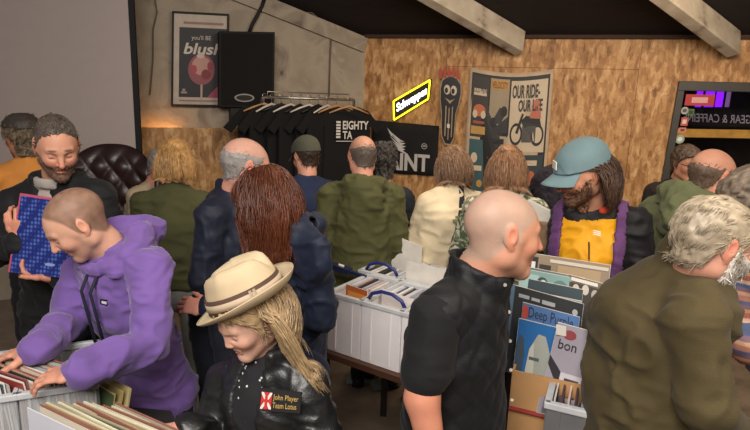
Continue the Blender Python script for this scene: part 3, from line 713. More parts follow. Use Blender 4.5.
# wall speaker
sp = empty('wall_speaker', on_w(247, 107, .1), 'flat black wall speaker cabinet with a small pale badge, beside the drinks poster', 'speaker')
qs = Q(on_w(219, 31, .22), on_w(275, 32, .22), on_w(274, 108, .22), on_w(219, 107, .22))
b = MB(); b.prism([qs.at(0, 0), qs.at(1, 0), qs.at(1, 1), qs.at(0, 1)], qs.n, .16); b.build('cabinet', mat('speaker_black', '#0a0809', rough=.8), sp, bevel=.006)
b = MB(); b.prism(qs.poly(rect(.04, .03, .96, .97), .006), qs.n, .006); b.build('grille', mat('grille_cloth', '#0e0b0b', rough=.95, bump=.4, bscale=400), sp)
b = MB(); b.prism(qs.poly(circ(.45, .87, .18, .055, 20), .012), qs.n, .006); bd = b.build('badge', mat('badge_grey', '#8f8a86', rough=.5), sp)
b = MB(); b.prism(qs.poly(circ(.45, .87, .15, .038, 20), .0135), qs.n, .002); put_text(b, 'look', qs, .35, .85, .55, .89, off=.0145, mi=1) if False else None; b.build('badge_face', mat('badge_dark', '#2a2626'), bd)
b = MB(); b.box(on_w(246, 113, .1), (.16, .08, .08), -ew_, nw, Z3); b.build('bracket', BLACK, sp)
pts = [on_w(x, y, .06) for x, y in ((249, 33), (252, 25), (257, 16), (262, 6), (265, -3))]
b = MB(); b.tube(pts, .018, 8); tag(b.build('cable', BLACK, smooth=True), 'thick black cable running up from the wall speaker to the roof', 'cable')
b = MB(); b.tube([on_w(x, y, .02) for x, y in ((155, 0), (157, 12), (153, 30), (153, 60), (150, 95))], .006, 6); tag(b.build('wire', mat('dirty_wire', '#6a5c50'), smooth=True), 'thin wire hanging down the white wall beside the projector screen', 'wire')
b = MB(); b.tube([on_w(x, y, .02) for x, y in ((331, 38), (330, 60), (329, 96))], .009, 6); tag(b.build('pipe', mat('dirty_wire', '#6a5c50'), smooth=True), 'thin grey conduit running down the white wall near the corner', 'pipe')
b = MB(); b.tube([on_w(x, y, .03) for x, y in ((280, 2), (295, 12), (312, 13), (330, 28), (348, 44))], .007, 6); tag(b.build('wire', mat('dirty_wire', '#6a5c50'), smooth=True), 'loose wire sagging below the sloping edge board of the white wall', 'wire')
# projector screen
ps = empty('projector_screen', V(W(60, 100, 4.6)[0], 4.6, 0), 'large grey-white projector screen with black edge at the left', 'screen')
xr = W(133, 80, 4.6)[0]; b = MB(); b.box((xr - .95, 4.6, 1.98), (.95, .01, 1.17)); b.build('screen_surface', mat('screen_white', '#ac9f9a', rough=.65, var=.02), ps)
b = MB(); b.box((xr + .02, 4.6, 1.98), (.022, .012, 1.2)); b.box((xr - 1.92, 4.6, 1.98), (.02, .012, 1.2)); b.box((xr - .95, 4.6, .8), (.95, .012, .03)); b.box((xr - .95, 4.6, 3.16), (.95, .012, .03)); b.build('border', BLACK, ps)
for sx in (-.1, -1.8): b = MB(); b.box((xr + sx, 4.63, .4), (.02, .02, .4)); b.box((xr + sx, 4.55, .015), (.03, .16, .015)); b.build('stand', BLACK, ps)
# neon style sign
NY = mat('yellow_tube', '#f4e84a', emit='#ffe61a', es=2.6); NW_ = mat('white_tube', '#ffffff', emit='#f4f2ff', es=2.6)
qn = Q(on_o(393, 101, .06), on_o(431, 79, .06), on_o(429, 99, .06), on_o(393.5, 121, .06))
sg = empty('light_sign', qn.at(.5, 1), 'lit sign with yellow outline and white script lettering on the board wall', 'sign')
b = MB(); b.prism(qn.poly(rect(0, 0, 1, 1), -.005), qn.n, .04); b.build('backing', mat('sign_back', '#141008'), sg)
for k, (a, c) in enumerate((((0, 0), (1, 0)), ((1, 0), (1, 1)), ((1, 1), (0, 1)), ((0, 1), (0, 0)))): pass
b = MB(); cs = [qn.at(u, v, .008) for u, v in ((.02, .03), (.98, .03), (.98, .97), (.02, .97), (.02, .03))]
for i in range(4): b.tube([cs[i], cs[i + 1]], .008, 8)
b.build('outline_tube', NY, sg, smooth=True)
b = MB(); put_text(b, 'Schweppes', qn, .1, .24, .92, .78, off=.012); put_text(b, 'Schweppes', qn, .108, .25, .928, .79, off=.0125); b.build('lettering', NW_, sg)
# black banner with a wing
qb = Q(on_o(373, 120, .03), on_o(439, 126, .03), on_o(437, 176, .03), on_o(371, 172, .03))
bn = empty('banner', qb.at(.5, 1), 'black cloth banner with white wing and bold capital letters, on the board wall', 'banner')
b = MB(); nx_ = 14; vs = [qb.at(i / nx_, j / 6, .012 * math.sin(i * 1.3 + j * .8)) for j in range(7) for i in range(nx_ + 1)]
o = b.add(vs, [(j * (nx_ + 1) + i, (j + 1) * (nx_ + 1) + i, (j + 1) * (nx_ + 1) + i + 1, j * (nx_ + 1) + i + 1) for j in range(6) for i in range(nx_)]).build('cloth', mat('banner_black', '#121213', rough=.9, bump=.2), bn, smooth=True)
s_ = o.modifiers.new('s', 'SOLIDIFY'); s_.thickness = .004
b = MB(); put_text(b, 'SAINT', qb, .13, .58, .88, .93, off=.018); put_text(b, 'SAINT', qb, .137, .58, .887, .93, off=.0185)
b.build('lettering', P_('#b9b5b0'), bn)
wg = []
for i in range(7):
    t = i / 6; x0, y0 = .27 + .16 * t, .16 + .06 * t
    wg.append(([(.24 + .05 * i * .9, .14 + .035 * i), (.3 + .05 * i * .9, .2 + .035 * i), (.56 - .012 * i, .36 + .035 * i * 1.2), (.53 - .02 * i, .42 + .033 * i)], P_('#c4c0bb')))
wg = [([(.23, .12), (.33, .24), (.3, .28)], P_('#c4c0bb')), ([(.24, .15), (.44, .33), (.5, .36), (.42, .37)], P_('#c4c0bb')), ([(.25, .2), (.44, .38), (.52, .39), (.45, .44)], P_('#c4c0bb')),
      ([(.27, .27), (.44, .43), (.53, .45), (.45, .5)], P_('#c4c0bb')), ([(.3, .35), (.45, .48), (.52, .51), (.46, .55)], P_('#c4c0bb')), ([(.34, .43), (.46, .52), (.54, .58), (.5, .585), (.42, .54)], P_('#c4c0bb'))]
marks('wing', qb, wg, bn, .016)
marks('badge', qb, [(circ(.8, .42, .045, .06), P_('#8f8b88')), (circ(.8, .42, .034, .045), P_('#1a1a1b')), (rect(.775, .4, .825, .43), P_('#8f8b88'))], bn, .016)
# foot shaped plaque
qp = Q(on_o(440, 64, .05), on_o(464, 67, .05), on_o(460, 148, .05), on_o(437, 144, .05))
pl = empty('foot_plaque', qp.at(.5, 1), 'black foot shaped plaque with red toes and cartoon eyes on the board wall', 'plaque')
outl = [(.28, .14), (.5, .11), (.75, .13), (.95, .2), (.98, .32), (.9, .45), (.78, .58), (.76, .75), (.74, .9), (.6, .99), (.36, .99), (.2, .9), (.16, .75), (.14, .58), (.06, .42), (.05, .28), (.12, .18)]
def inset(o, c, s): return [(c[0] + (u - c[0]) * s, c[1] + (v - c[1]) * (s + .05)) for u, v in o]
shape('board', qp, outl, .0, mat('plaque_edge', '#a08a70'), pl, .02)
shape('face', qp, inset(outl, (.48, .56), .9), .02, mat('plaque_black', '#131010', rough=.4), pl)
marks('toes', qp, [([(x, .13 + abs(x - .5) * .1), (x - .05, .08), (x + .02, -.02 + abs(x - .55) * .1), (x + .1, .07), (x + .12, .13 + abs(x - .5) * .1)], P_('#a8442c')) for x in (.02, .2, .38, .56, .74)], pl, .022)
ey = []
for cx in (.36, .64): ey += [(circ(cx, .3, .13, .06, 16), P_('#c9bba6')), (circ(cx - .03, .31, .07, .035, 12), P_('#120f0f'))]
ey += [(rect(.32, .5, .37, .88), P_('#a08a70')), (rect(.46, .52, .5, .92), P_('#a08a70')), (rect(.6, .5, .64, .88), P_('#a08a70')), (rect(.42, .72, .54, .77), P_('#d8cfc0')), ([(.28, .4), (.5, .43), (.7, .4), (.5, .47)], P_('#a08a70'))]
marks('printed_face', qp, ey, pl, .0225)
# motorcycle wall hanging
qh = Q(on_o(470, 67, .03), on_o(554, 69, .03), on_o(544, 205, .03), on_o(462, 200, .03))
wh = empty('wall_hanging', qh.at(.5, 1), 'cloth wall hanging of motorcycle posters with a cream border, on the board wall', 'wall hanging')
nx_, ny_ = 20, 18
def sagv(u, v): return v + .035 * math.sin(math.pi * u) * (1 - v) 
hv = lambda u, v, off=0: qh.at(u, sagv(u, v), off + .012 * math.sin(u * 9 + v * 3) * v)
class QH:
    n = qh.n
    at = staticmethod(hv)
    @staticmethod
    def poly(uv, off): return [hv(u, v, off) for u, v in uv]
b = MB(); b.add([hv(i / nx_, j / ny_) for j in range(ny_ + 1) for i in range(nx_ + 1)], [(j * (nx_ + 1) + i, (j + 1) * (nx_ + 1) + i, (j + 1) * (nx_ + 1) + i + 1, j * (nx_ + 1) + i + 1) for j in range(ny_) for i in range(nx_)])
o = b.build('cloth', mat('hanging_cream', '#c0a98e', rough=.9), wh, smooth=True); s_ = o.modifiers.new('s', 'SOLIDIFY'); s_.thickness = .003
DK = P_('#1d1a1a'); CR = P_('#c6b49a'); OR = P_('#b5623a'); TE = P_('#2f5358'); GD = P_('#b58a42'); RD = P_('#9a4a38')
def sub(u0, v0, u1, v1, n=4): # rect with extra points so it follows the sag
    return [(u0 + (u1 - u0) * i / n, v0) for i in range(n + 1)] + [(u1 - (u1 - u0) * i / n, v1) for i in range(n + 1)]
it = [(sub(.035, .03, .965, .97, 10), DK),
      (sub(.05, .05, .25, .5), P_('#2e2622')), (sub(.27, .05, .5, .46), P_('#9a8a70')), (sub(.52, .06, .945, .6), CR),
      (sub(.05, .52, .25, .95), TE), (sub(.27, .48, .5, .72), P_('#a8977c')), (sub(.52, .62, .945, .95), P_('#2b3a3e')), (sub(.27, .74, .5, .95), P_('#6d4a34'))]
it += [(sub(.28, .06, .49, .13), GD), (sub(.07, .14, .23, .19), CR), (circ(.15, .3, .075, .045), OR), (circ(.1, .33, .03, .03), CR), (circ(.2, .33, .03, .03), CR), (sub(.06, .42, .24, .48), GD), (sub(.08, .38, .22, .4), RD)]
it += [([(.27, .46), (.5, .33), (.5, .46)], P_('#2c2a2c')), ([(.29, .4), (.4, .26), (.48, .3), (.42, .38)], P_('#33302f')), (circ(.33, .38, .04, .04), P_('#1a1818')), (circ(.45, .29, .04, .04), P_('#1a1818'))]
# vintage motorcycle
it += [(circ(.61, .46, .075, .085, 22), DK), (circ(.61, .46, .055, .063, 22), CR), (circ(.86, .47, .075, .08, 22), DK), (circ(.86, .47, .055, .06, 22), CR), (sub(.68, .4, .84, .52), P_('#4a4742')), ([(.6, .45), (.67, .3), (.69, .31), (.63, .46)], DK), ([(.66, .36), (.72, .32), (.88, .35), (.9, .4), (.7, .41)], DK), ([(.76, .34), (.8, .24), (.88, .27), (.89, .35)], P_('#b4644e')), (circ(.83, .23, .035, .025), P_('#b4644e'))]
it += [(circ(.385, .62, .05, .05), DK), ([(.31, .72), (.34, .65), (.43, .65), (.46, .72)], DK), (sub(.3, .5, .47, .54), DK)]
it += [(circ(.12, .66, .04, .04), CR), (sub(.08, .72, .22, .76), CR), (circ(.2, .86, .035, .03), GD), (circ(.65, .8, .08, .08), P_('#5e6c6c')), (sub(.58, .66, .88, .7), CR), (circ(.82, .8, .05, .06), OR)]
marks('printed_panels', QH, it, wh, .003)
b = MB(); put_text(b, 'OUR RIDE-', QH, .54, .09, .86, .19, off=.014); put_text(b, 'OUR LIFE', QH, .62, .2, .9, .29, off=.014); b.build('dark_lettering', P_('#2a2524'), wh)
b = MB(); put_text(b, 'VELOCITY', QH, .29, .07, .48, .12, off=.014); b.build('red_lettering', P_('#7c2f22'), wh)
b = MB(); put_text(b, 'OLD MEN', QH, .07, .13, .23, .17, off=.014);  b.build('small_lettering', P_('#2e2622'), wh)
# framed mirror: dark glass set in the wall with what shows in it standing beyond
mf = empty('wall_mirror', wo((s0 + s1) / 2, zb), 'large dark mirror in a grey frame with stickers, showing a purple lit bar', 'mirror')
lean_ = float((on_o(676, 84) - on_o(662, 180)) @ eo) / float(on_o(676, 84)[2] - on_o(662, 180)[2])
qm = Q(on_o(679, 81, .03), on_o(812, 84, .03), on_o(800, 245, .03), on_o(650, 245, .03))
b = MB(); fw_ = .045
for uv in (rect(0, 0, 1, .055), rect(0, .945, 1, 1), rect(0, .055, .055, .945), rect(.945, .055, 1, .945)): b.prism(qm.poly(uv, .02), qm.n, .07)
b.build('frame', mat('mirror_frame', '#3a3733', rough=.5), mf, bevel=.004)
GL = mat('mirror_glass', '#ffffff', rough=.02, trans=1); GL.node_tree.nodes['Principled BSDF'].inputs['IOR'].default_value = 1.15
b = MB(); b.prism(qm.poly(rect(.05, .05, .95, .95), -.005), qm.n, .004); b.build('glass', GL, mf)
stk = empty('x', (0, 0, 0)); bpy.data.objects.remove(stk)
for uv, c, c2, nm in ((rect(.075, .075, .3, .14), '#b0302c', '#d8a0a0', 'name_sticker'), (circ(.085, .17, .03, .022), '#a8a8a0', '#505050', 'round_sticker'), (rect(.07, .21, .125, .26), '#b4534a', '#d8c8b8', 'square_sticker'), (rect(.065, .27, .12, .3), '#c88070', '#7a2a24', 'square_sticker'), (circ(.085, .34, .035, .026), '#9aa89a', '#e0e0d8', 'round_sticker'), (rect(.11, .16, .16, .2), '#4a6a3a', '#203018', 'square_sticker')):
    us = [p[0] for p in uv]; vs_ = [p[1] for p in uv]; cu, cv = sum(us) / len(us), sum(vs_) / len(vs_)
    marks(nm, qm, [(uv, P_(c)), ([(cu + (u - cu) * .55, cv + (v - cv) * .5) for u, v in uv], P_(c2))], mf, .001)
# what is seen in it
rb = MB()
A_ = wo(s0 - .25, 0, -.06) ; 
for (sa, sb, za, zb2, d0, d1) in ((s0 - .3, s1 + .3, .6, 2.6, -1.5, -1.46), (s0 - .3, s0 - .26, .6, 2.6, -1.5, -.06), (s1 + .26, s1 + .3, .6, 2.6, -1.5, -.06), (s0 - .3, s1 + .3, 2.56, 2.6, -1.5, -.06), (s0 - .3, s1 + .3, .6, .64, -1.5, -.06)):
    rb.box((wo(sa, za, d0) + wo(sb, zb2, d1)) / 2, ((sb - sa) / 2, abs(d1 - d0) / 2, (zb2 - za) / 2), eo, no, Z3)
structure(rb.build('wall_recess', mat('recess_dark', '#17100e', rough=.9)))
def on_r(px, py, off): return on_o(px, py, off)
bs = empty('bar_sign', on_r(725, 130, -1.0), 'long dark sign with reversed white capital letters seen in the mirror', 'sign')
qr = Q(on_r(678, 108, -1.0), on_r(790, 112, -1.0), on_r(790, 128, -1.0), on_r(678, 124, -1.0))
b = MB(); b.prism(qr.poly(rect(0, -.1, 1, 1.05), 0), qr.n, .03); b.build('board', mat('bar_board', '#120c10'), bs)
b = MB(); put_text(b, 'MOTO GEAR & CAFFEINE', qr, .05, .3, .92, .82, off=.004, mirror=True); b.build('lettering', mat('bar_letters', '#b0a4ac', emit='#b0a0b0', es=.25), bs)
for i, (x0, x1) in enumerate(((697, 702), (706, 714), (717, 723), (727, 730))):
    q_ = Q(on_r(x0 + 1, 88, -1.2), on_r(x1 + 2, 88, -1.2), on_r(x1 - 1, 107, -1.2), on_r(x0 - 2, 107, -1.2))
    b = MB(); b.prism(q_.poly(rect(0, 0, 1, 1), 0), q_.n, .02)
    tag(b.build('strip_light', mat('purple_glow' if i < 3 else 'pale_glow', '#7a20d0', emit='#8018e8' if i < 3 else '#8a6a98', es=1.3 if i < 3 else .5)), ['narrow purple strip light at the left end of the bar, seen in the mirror', 'widest purple strip light above the reversed sign in the mirror', 'second widest purple strip light above the reversed sign in the mirror', 'thin pale strip light right of the purple ones in the mirror'][i], 'strip light', 'strip lights seen in the mirror')
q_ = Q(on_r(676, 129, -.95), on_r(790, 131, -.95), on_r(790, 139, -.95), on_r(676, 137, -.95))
b = MB(); b.prism(q_.poly(rect(0, 0, 1, 1), 0), q_.n, .1); tag(b.build('bar_canopy', mat('brass_canopy_highlight', '#7a5a34', rough=.35, metal=.6, var=.5, vscale=8, emit='#c08838', es=.5)), 'brassy canopy edge, warm highlight set as glow, under the reversed sign in the mirror', 'canopy')  # warm highlight on the canopy edge put in as weak emission
# clothes rail with hangers and black t-shirts
r0_, r1_ = on_w(262, 99, .55), on_w(354, 98, .55)
zr = (r0_[2] + r1_[2]) / 2; r0_[2] = r1_[2] = zr; er = unit(r1_ - r0_); nr = V(er[1], -er[0], 0); nr = nr if nr[1] < 0 else -nr
rl = empty('clothes_rail', (r0_ + r1_) / 2 * V(1, 1, 0), 'chrome clothes rail crowded with hangers against the white wall', 'clothes rail')
b = MB(); b.tube([r0_, r1_], .013, 10); b.build('hanging_bar', mat('chrome', '#b8b0a8', metal=.9, rough=.3), rl, smooth=True)
for e in (r0_, r1_):
    b = MB(); b.tube([e, e * V(1, 1, 0) + Z3 * .03], .014, 10); b.build('post', MATS['chrome'], rl, smooth=True)
    b = MB(); b.bar(e * V(1, 1, 0) + nr * .25 + Z3 * .02, e * V(1, 1, 0) - nr * .25 + Z3 * .02, .04, .03); b.build('foot', MATS['chrome'], rl)
b = MB(); b.tube([r0_ - Z3 * .0 + er * .05, r0_ + er * .05 + Z3 * .05, r1_ - er * .05 + Z3 * .05, r1_ - er * .05], .006, 8); b.build('top_wire', MATS['chrome'], rl, smooth=True)
HW = [mat('hanger_wood', '#b98a5c', rough=.5), mat('hanger_plastic', '#d0c8bc', rough=.4), mat('hanger_black', '#1a1716', rough=.4)]
def hanger(p, d, m, label, grp='hangers on the clothes rail'):
    h = empty('clothes_hanger', p, label, 'hanger', grp)
    b = MB(); b.tube([p + d * .02 + Z3 * .015, p + d * .012 + Z3 * .03, p + Z3 * .034, p - d * .018 + Z3 * .02, p - d * .016 - Z3 * .0, p - Z3 * .02, p - Z3 * .06], .003, 6); b.build('hook', MATS['chrome'], h, smooth=True)
    b = MB(); b.tube([p - d * .2 - Z3 * .13, p - d * .1 - Z3 * .09, p - Z3 * .06, p + d * .1 - Z3 * .09, p + d * .2 - Z3 * .13], [.007, .01, .013, .01, .007], 8); b.build('arm', m, h, smooth=True)
def tshirt(p, d, n, m, label, w=1.0, printed=False, ln=.72):
    o_ = [(-.09, -.065), (-.21, -.105), (-.37, -.28), (-.3, -.33), (-.235, -.25), (-.245, -ln * .7), (-.25, -ln), (.25, -ln), (.245, -ln * .7), (.235, -.25), (.3, -.33), (.37, -.28), (.21, -.105), (.09, -.065), (.05, -.1), (0, -.115), (-.05, -.1)]
    t = empty('t_shirt', p - Z3 * ln, label, 't-shirt', 't-shirts on the clothes rail')
    b = MB(); b.prism([p + d * x * w + Z3 * z - n * (abs(x) * .12) for x, z in o_], n, .03); ob = b.build('cloth', m, t)
    md = ob.modifiers.new('b', 'BEVEL'); md.width = .008; md.segments = 2
    if printed:
        q = Q(p - d * .13 - Z3 * .2 + n * .012, p + d * .2 - Z3 * .2 + n * .012, p + d * .2 - Z3 * .42 + n * .012, p - d * .13 - Z3 * .42 + n * .012)
        b = MB(); put_text(b, "EIGHTY", q, .2, 0, 1, .38, off=0); put_text(b, 'TA', q, .2, .45, .5, .8, off=0); [b.prism(q.poly(rect(.0, .02 + k * .13, .13, .11 + k * .13), 0), n, .001) for k in range(6)]; b.prism(q.poly(rect(0, .88, .9, .91), 0), n, .001); b.build('print', P_('#cfc9c0'), t)
    return t
TB = mat('tshirt_black', '#0d0c0e', rough=.95, bump=.2, bscale=60)
descr = ['black t-shirt at the left end of the rail, its hanger pale wood', 'black t-shirt second from the left end of the rail', 'black t-shirt third from the left end of the rail', 'black t-shirt fourth from the left end of the rail', 'black t-shirt just left of the middle of the rail', 'black t-shirt in the middle of the rail', 'black t-shirt just right of the middle of the rail', 'black t-shirt third from the right end of the rail', 'black t-shirt hanging right behind the printed one', 'black t-shirt with white block lettering facing out at the rail end']
for i in range(10):
    t = i / 9; p = r0_ + (r1_ - r0_) * (.0 + .9 * t); a = R_(25 + 12 * math.sin(i * 2.1)) if i < 9 else 0
    if i == 0: p = r0_ + er * .02; a = R_(12)
    d = er * math.cos(a) - nr * math.sin(a); n = nr * math.cos(a) + er * math.sin(a)
    if i == 9: p = r0_ + er * np.linalg.norm(r1_ - r0_) * .93 + nr * .05
    tshirt(p + n * .0, d, n, TB, descr[i], printed=i == 9, ln=.98 + .02 * (i % 3))
    hanger(p, d, HW[0] if i in (0, 8, 9) else HW[1] if i % 2 else HW[2], 'hanger holding the ' + descr[i].replace(', its hanger pale wood', ''))
# tall buttoned armchair
OX = mat('oxblood_leather', '#24100f', rough=.42, var=.25, vscale=8, coat=.1)
def armchair(c, yaw, label):
    M = rotm(yaw); ch = empty('armchair', c, label, 'armchair')
    T = lambda v: np.asarray(v, float) @ M.T + c
    nu, nv = 60, 60; vs = []
    def tuft(u, v):
        a = u / .08 + v / .1; b_ = u / .08 - v / .1
        return .028 * (abs(math.sin(math.pi * a / 2)) * abs(math.sin(math.pi * b_ / 2))) ** .5
    for side in (1, -1):
        for j in range(nv + 1):
            for i in range(nu + 1):
                u = -1 + 2 * i / nu; v = j / nv
                wd = .31 + .02 * math.sin(math.pi * v); top = 1.57 - .16 * abs(u) ** 2.6
                x = u * wd; z = .42 + (top - .42) * v
                y = .0 - .1 * v + (abs(u) ** 3) * .1
                edge = min(1, (1 - abs(u)) * 8) * min(1, (1 - v) * 8 + .02)
                y += (.05 * edge ** .5 + tuft(x, z) * edge) if side == 1 else -.07 * edge ** .5
                vs.append((x, y, z))
    fs = []; q = (nu + 1) * (nv + 1)
    for j in range(nv):
        for i in range(nu):
            a = j * (nu + 1) + i; fs.append((a, a + nu + 1, a + nu + 2, a + 1)); fs.append((a + q, a + 1 + q, a + nu + 2 + q, a + nu + 1 + q))
    mk('backrest', T(vs), fs, OX, ch)
    for sx in (-1, 1):
        g = F((-.55, -.2, .0), (.55, .75, 1.6), .012)
        g.eseg((sx * .37, .05, .62), (sx * .38, .62, .6), V(1, 0, 0), (.07, .07), (.085, .085)); g.eseg((sx * .37, .08, .35), (sx * .38, .58, .35), V(1, 0, 0), (.05, .22), (.05, .22)); 
        g.eseg((sx * .36, .02, .8), (sx * .4, .16, .95), V(1, 0, 0), (.035, .12), (.04, .12)); g.eseg((sx * .4, .16, .95), (sx * .36, .03, 1.42), V(1, 0, 0), (.04, .12), (.03, .08))
        v, f = g.mesh(); mk('armrest', T(v), f, OX, ch)
    g = F((-.4, -.05, .1), (.4, .7, .6), .012); g.eseg((0, .1, .42), (0, .55, .43), V(1, 0, 0), (.32, .1), (.33, .1)); g.eseg((0, .1, .25), (0, .55, .25), V(1, 0, 0), (.33, .13), (.34, .13)); v, f = g.mesh(); mk('seat', T(v), f, OX, ch)
    for x, y in ((-.3, .0), (.3, .0), (-.3, .55), (.3, .55)):
        b = MB(); b.tube([T((x, y, .16)), T((x, y, .0))], [.03, .018], 10); b.build('leg', mat('dark_wood', '#2a1710', rough=.4), ch, smooth=True)
    return ch
cp_ = W(106, 143, 4.0); armchair(V(cp_[0] - .06, 4.15, 0), 188, 'tall oxblood leather armchair with deep buttoned back before the projector screen')
# ------------------------------------------------------------------ records
SL = {}
def sleeve_mat(c): return mat('sleeve_' + c.lstrip('#'), c, rough=.5, var=.1, vscale=6)
WH = mat('sleeve_edge', '#d8d0c4', rough=.7)
def record(tl, tr, dn, cover='#888888', label=None, group=None, art=None, th=.004, spine=True, name='record_sleeve'):
    """an upright sleeve: top-left, top-right and the vector down"""
    tl, tr, dn = map(np.asarray, (tl, tr, dn)); q = Q(tl, tr, tr + dn, tl + dn)
    r = empty(name, (tl + tr) / 2 + dn, label, 'record', group)
    b = MB(); b.prism([q.at(0, 0), q.at(1, 0), q.at(1, 1), q.at(0, 1)], q.n, th); b.build('sleeve', WH if spine else sleeve_mat(cover), r)
    b = MB(); b.prism(q.poly(rect(.004, .004, .996, .996), .0008), q.n, .0006); fc = b.build('cover', sleeve_mat(cover), r)
    if art: art(q, r)
    return r
def lined_record(tl, tr, dn, col, label, group, th=.005, edge='#d8d0c4'):
    """a sleeve seen by its edge: one body with a coloured face and pale edges"""
    q = Q(tl, tr, tr + dn, tl + dn); b = MB(); b.prism([q.at(0, 0), q.at(1, 0), q.at(1, 1), q.at(0, 1)], q.n, th); m = MB()
    r = empty('record_sleeve', (np.asarray(tl) + tr) / 2 + dn, label, 'record', group)
    b.build('sleeve', mat('edge_' + edge.lstrip('#'), edge, rough=.7, var=.15), r)
    m.prism(q.poly(rect(.0, .012, 1, 1), .001), q.n, .001); m.prism(q.poly(rect(0, .012, 1, 1), -th), q.n, .001); m.build('cover', sleeve_mat(col), r)
    return r
CLEAR = mat('clear_plastic', '#e4e8ea', rough=.3, trans=.0, alpha=.26, var=.03, spec=.6)
MILK = mat('milky_plastic', '#f4eff0', rough=.35, var=.03, alpha=.78)
def crate(o, ex, ey, w, d, h, label, m=CLEAR, rim='rim', wall=.006, ribs=4, group=None, handles=None, name='plastic_crate'):
    """o: near-left-bottom corner; ex along the near side, ey away"""
    c = empty(name, o + ex * w / 2 + ey * d / 2, label, 'crate', group); z = Z3
    for nm, a, bx, by in (('side_panel', o, ex, w), ('side_panel', o + ey * d, ex, w), ('side_panel', o, ey, d), ('side_panel', o + ex * w, ey, d)):
        n = np.cross(bx, z); b = MB(); b.box(a + bx * by / 2 + z * h / 2, (by / 2, wall / 2, h / 2), bx, unit(n), z)
        for k in range(ribs):
            b.box(a + bx * by * (k + .5) / ribs + z * h / 2, (.004, wall * 1.2, h / 2 - .015), bx, unit(n), z)
        b.build(nm, m, c)
    b = MB(); b.box(o + ex * w / 2 + ey * d / 2 + z * .004, (w / 2, d / 2, .004), ex, ey, z); b.build('base', m, c)
    b = MB()
    for a, bx, by in ((o, ex, w), (o + ey * d, ex, w), (o, ey, d), (o + ex * w, ey, d)):
        n = unit(np.cross(bx, z)); b.box(a + bx * by / 2 + z * (h - .008), (by / 2 + .01, .011, .011), bx, n, z)
    b.build('rim', MATS.get('rim_plastic') or mat('rim_plastic', '#c9cccf', rough=.35, alpha=.8), c, bevel=.004)
    if handles:
        for a in handles:
            b = MB(); p = o + ex * w * a[0] + ey * d * a[1] + z * h; b.tube([p - ex * a[2], p - ex * a[2] * .8 + z * .03, p - ex * a[2] * .3 + z * .05, p + ex * a[2] * .3 + z * .05, p + ex * a[2] * .8 + z * .03, p + ex * a[2]], .009, 8); b.build('handle', mat('blue_handle', '#1d2a6e', rough=.4), c, smooth=True)
    return c
TABLET = mat('table_top', '#4a2e20', rough=.5, stretch=(1, 8, 1))
def table(poly, z, label, th=.03, name='table', leg=None, m=None):
    t = empty(name, np.mean(poly, 0) * V(1, 1, 0), label, 'table'); P = [V(p[0], p[1], z) for p in poly]
    b = MB(); b.prism(P, Z3, th); b.build('tabletop', m or TABLET, t)
    c = np.mean(P, 0)
    for p in P:
        q = p + (c - p) * .08; b = MB(); b.bar(q - Z3 * th, q * V(1, 1, 0) + Z3 * .001, .04, .04, up=V(0, 1, 0)); b.build('leg', mat('table_leg', '#2b2624', rough=.5), t)
    return t
PALE = ['#c9b9a0', '#b8a888', '#d2c9b4', '#7d6a55', '#a88a68', '#8a5a4c', '#c8c2ae', '#5c6a58', '#948a70', '#ad9c7c', '#6a4038', '#b4a27c', '#cfc6a0', '#44504c', '#a8a290']
VIV = ['#d8d0c4', '#c7663c', '#8f3a34', '#3f5c6e', '#d9c8a0', '#59748a', '#b8b0a8', '#6c2f3a', '#d0a070', '#2d3440', '#a04a30', '#e0dccf', '#784a56', '#31505a', '#c9bfae', '#4f3c34']
rng = random.Random(4)
# foreground left table
tbl = [G(-160, 470, .75), G(-60, 330, .75) + V(-.2, 0, 0), V(-.62, 2.0, .75), V(-.35, 1.32, .75), V(-.5, 1.0, .75)]
table([V(-1.75, 1.15, 0), V(-1.6, 2.08, 0), V(-.78, 2.0, 0), V(-.42, 1.4, 0), V(-.62, 1.05, 0)], .75, 'dark table under the record crates in the left foreground', m=mat('dark_cloth', '#1c1a1c', rough=.9))
e1 = unit(V(.92, .39, 0)); f1 = V(-e1[1], e1[0], 0); pA = G(95, 383, 1.04); zc_ = .29
ca = pA * V(1, 1, 0) + Z3 * .752
crate(ca - e1 * .215, e1, f1, .215, .34, zc_, 'clear plastic crate of records right under the hands of the person in purple')
crate(ca - e1 * .56, e1, f1, .335, .34, zc_, 'clear plastic crate of records at the left edge of the photo')
def fan(o, along, dirn, n, step, cols, labels, grp, edge=None, L=.315, skew=0, lean=0, th=.005, zj=.006, H=.315, z0=.76, pitch=.0):
    nn = unit(np.cross(dirn, Z3))
    for i in range(n):
        a = skew + rng.uniform(-.05, .05); d = dirn * math.cos(a) + along * math.sin(a); le = lean + rng.uniform(-.04, .04)
        dn = -Z3 * H * math.cos(le) - along * H * math.sin(le)
        p = o + along * step * i + Z3 * (z0 + H * math.cos(le)) + along * H * math.sin(le) * 0 + Z3 * rng.uniform(-zj, zj) + d * rng.uniform(0, .01)
        p = p * V(1, 1, 1)
        lined_record(p, p + d * L, dn, cols[rng.randrange(len(cols))], labels, grp, th, edge=rng.choice(edge or ['#d8d0c4', '#c9bfae', '#b08a70', '#e4ddd0', '#8a5a4c', '#a0a8a8']))
base = ca * V(1, 1, 0)
fan(base - e1 * .2 + f1 * .014, e1, f1, 17, .012, VIV, 'record sleeve seen edge-on in the crate under the hands of the person in purple', 'records in the crate under the purple sleeves', lean=-.1, skew=-.75)
fan(base - e1 * .55 + f1 * .012, e1, f1, 25, .013, VIV, 'record sleeve seen edge-on in the crate at the left edge of the photo', 'records in the leftmost crate', lean=-.1, skew=-.75)
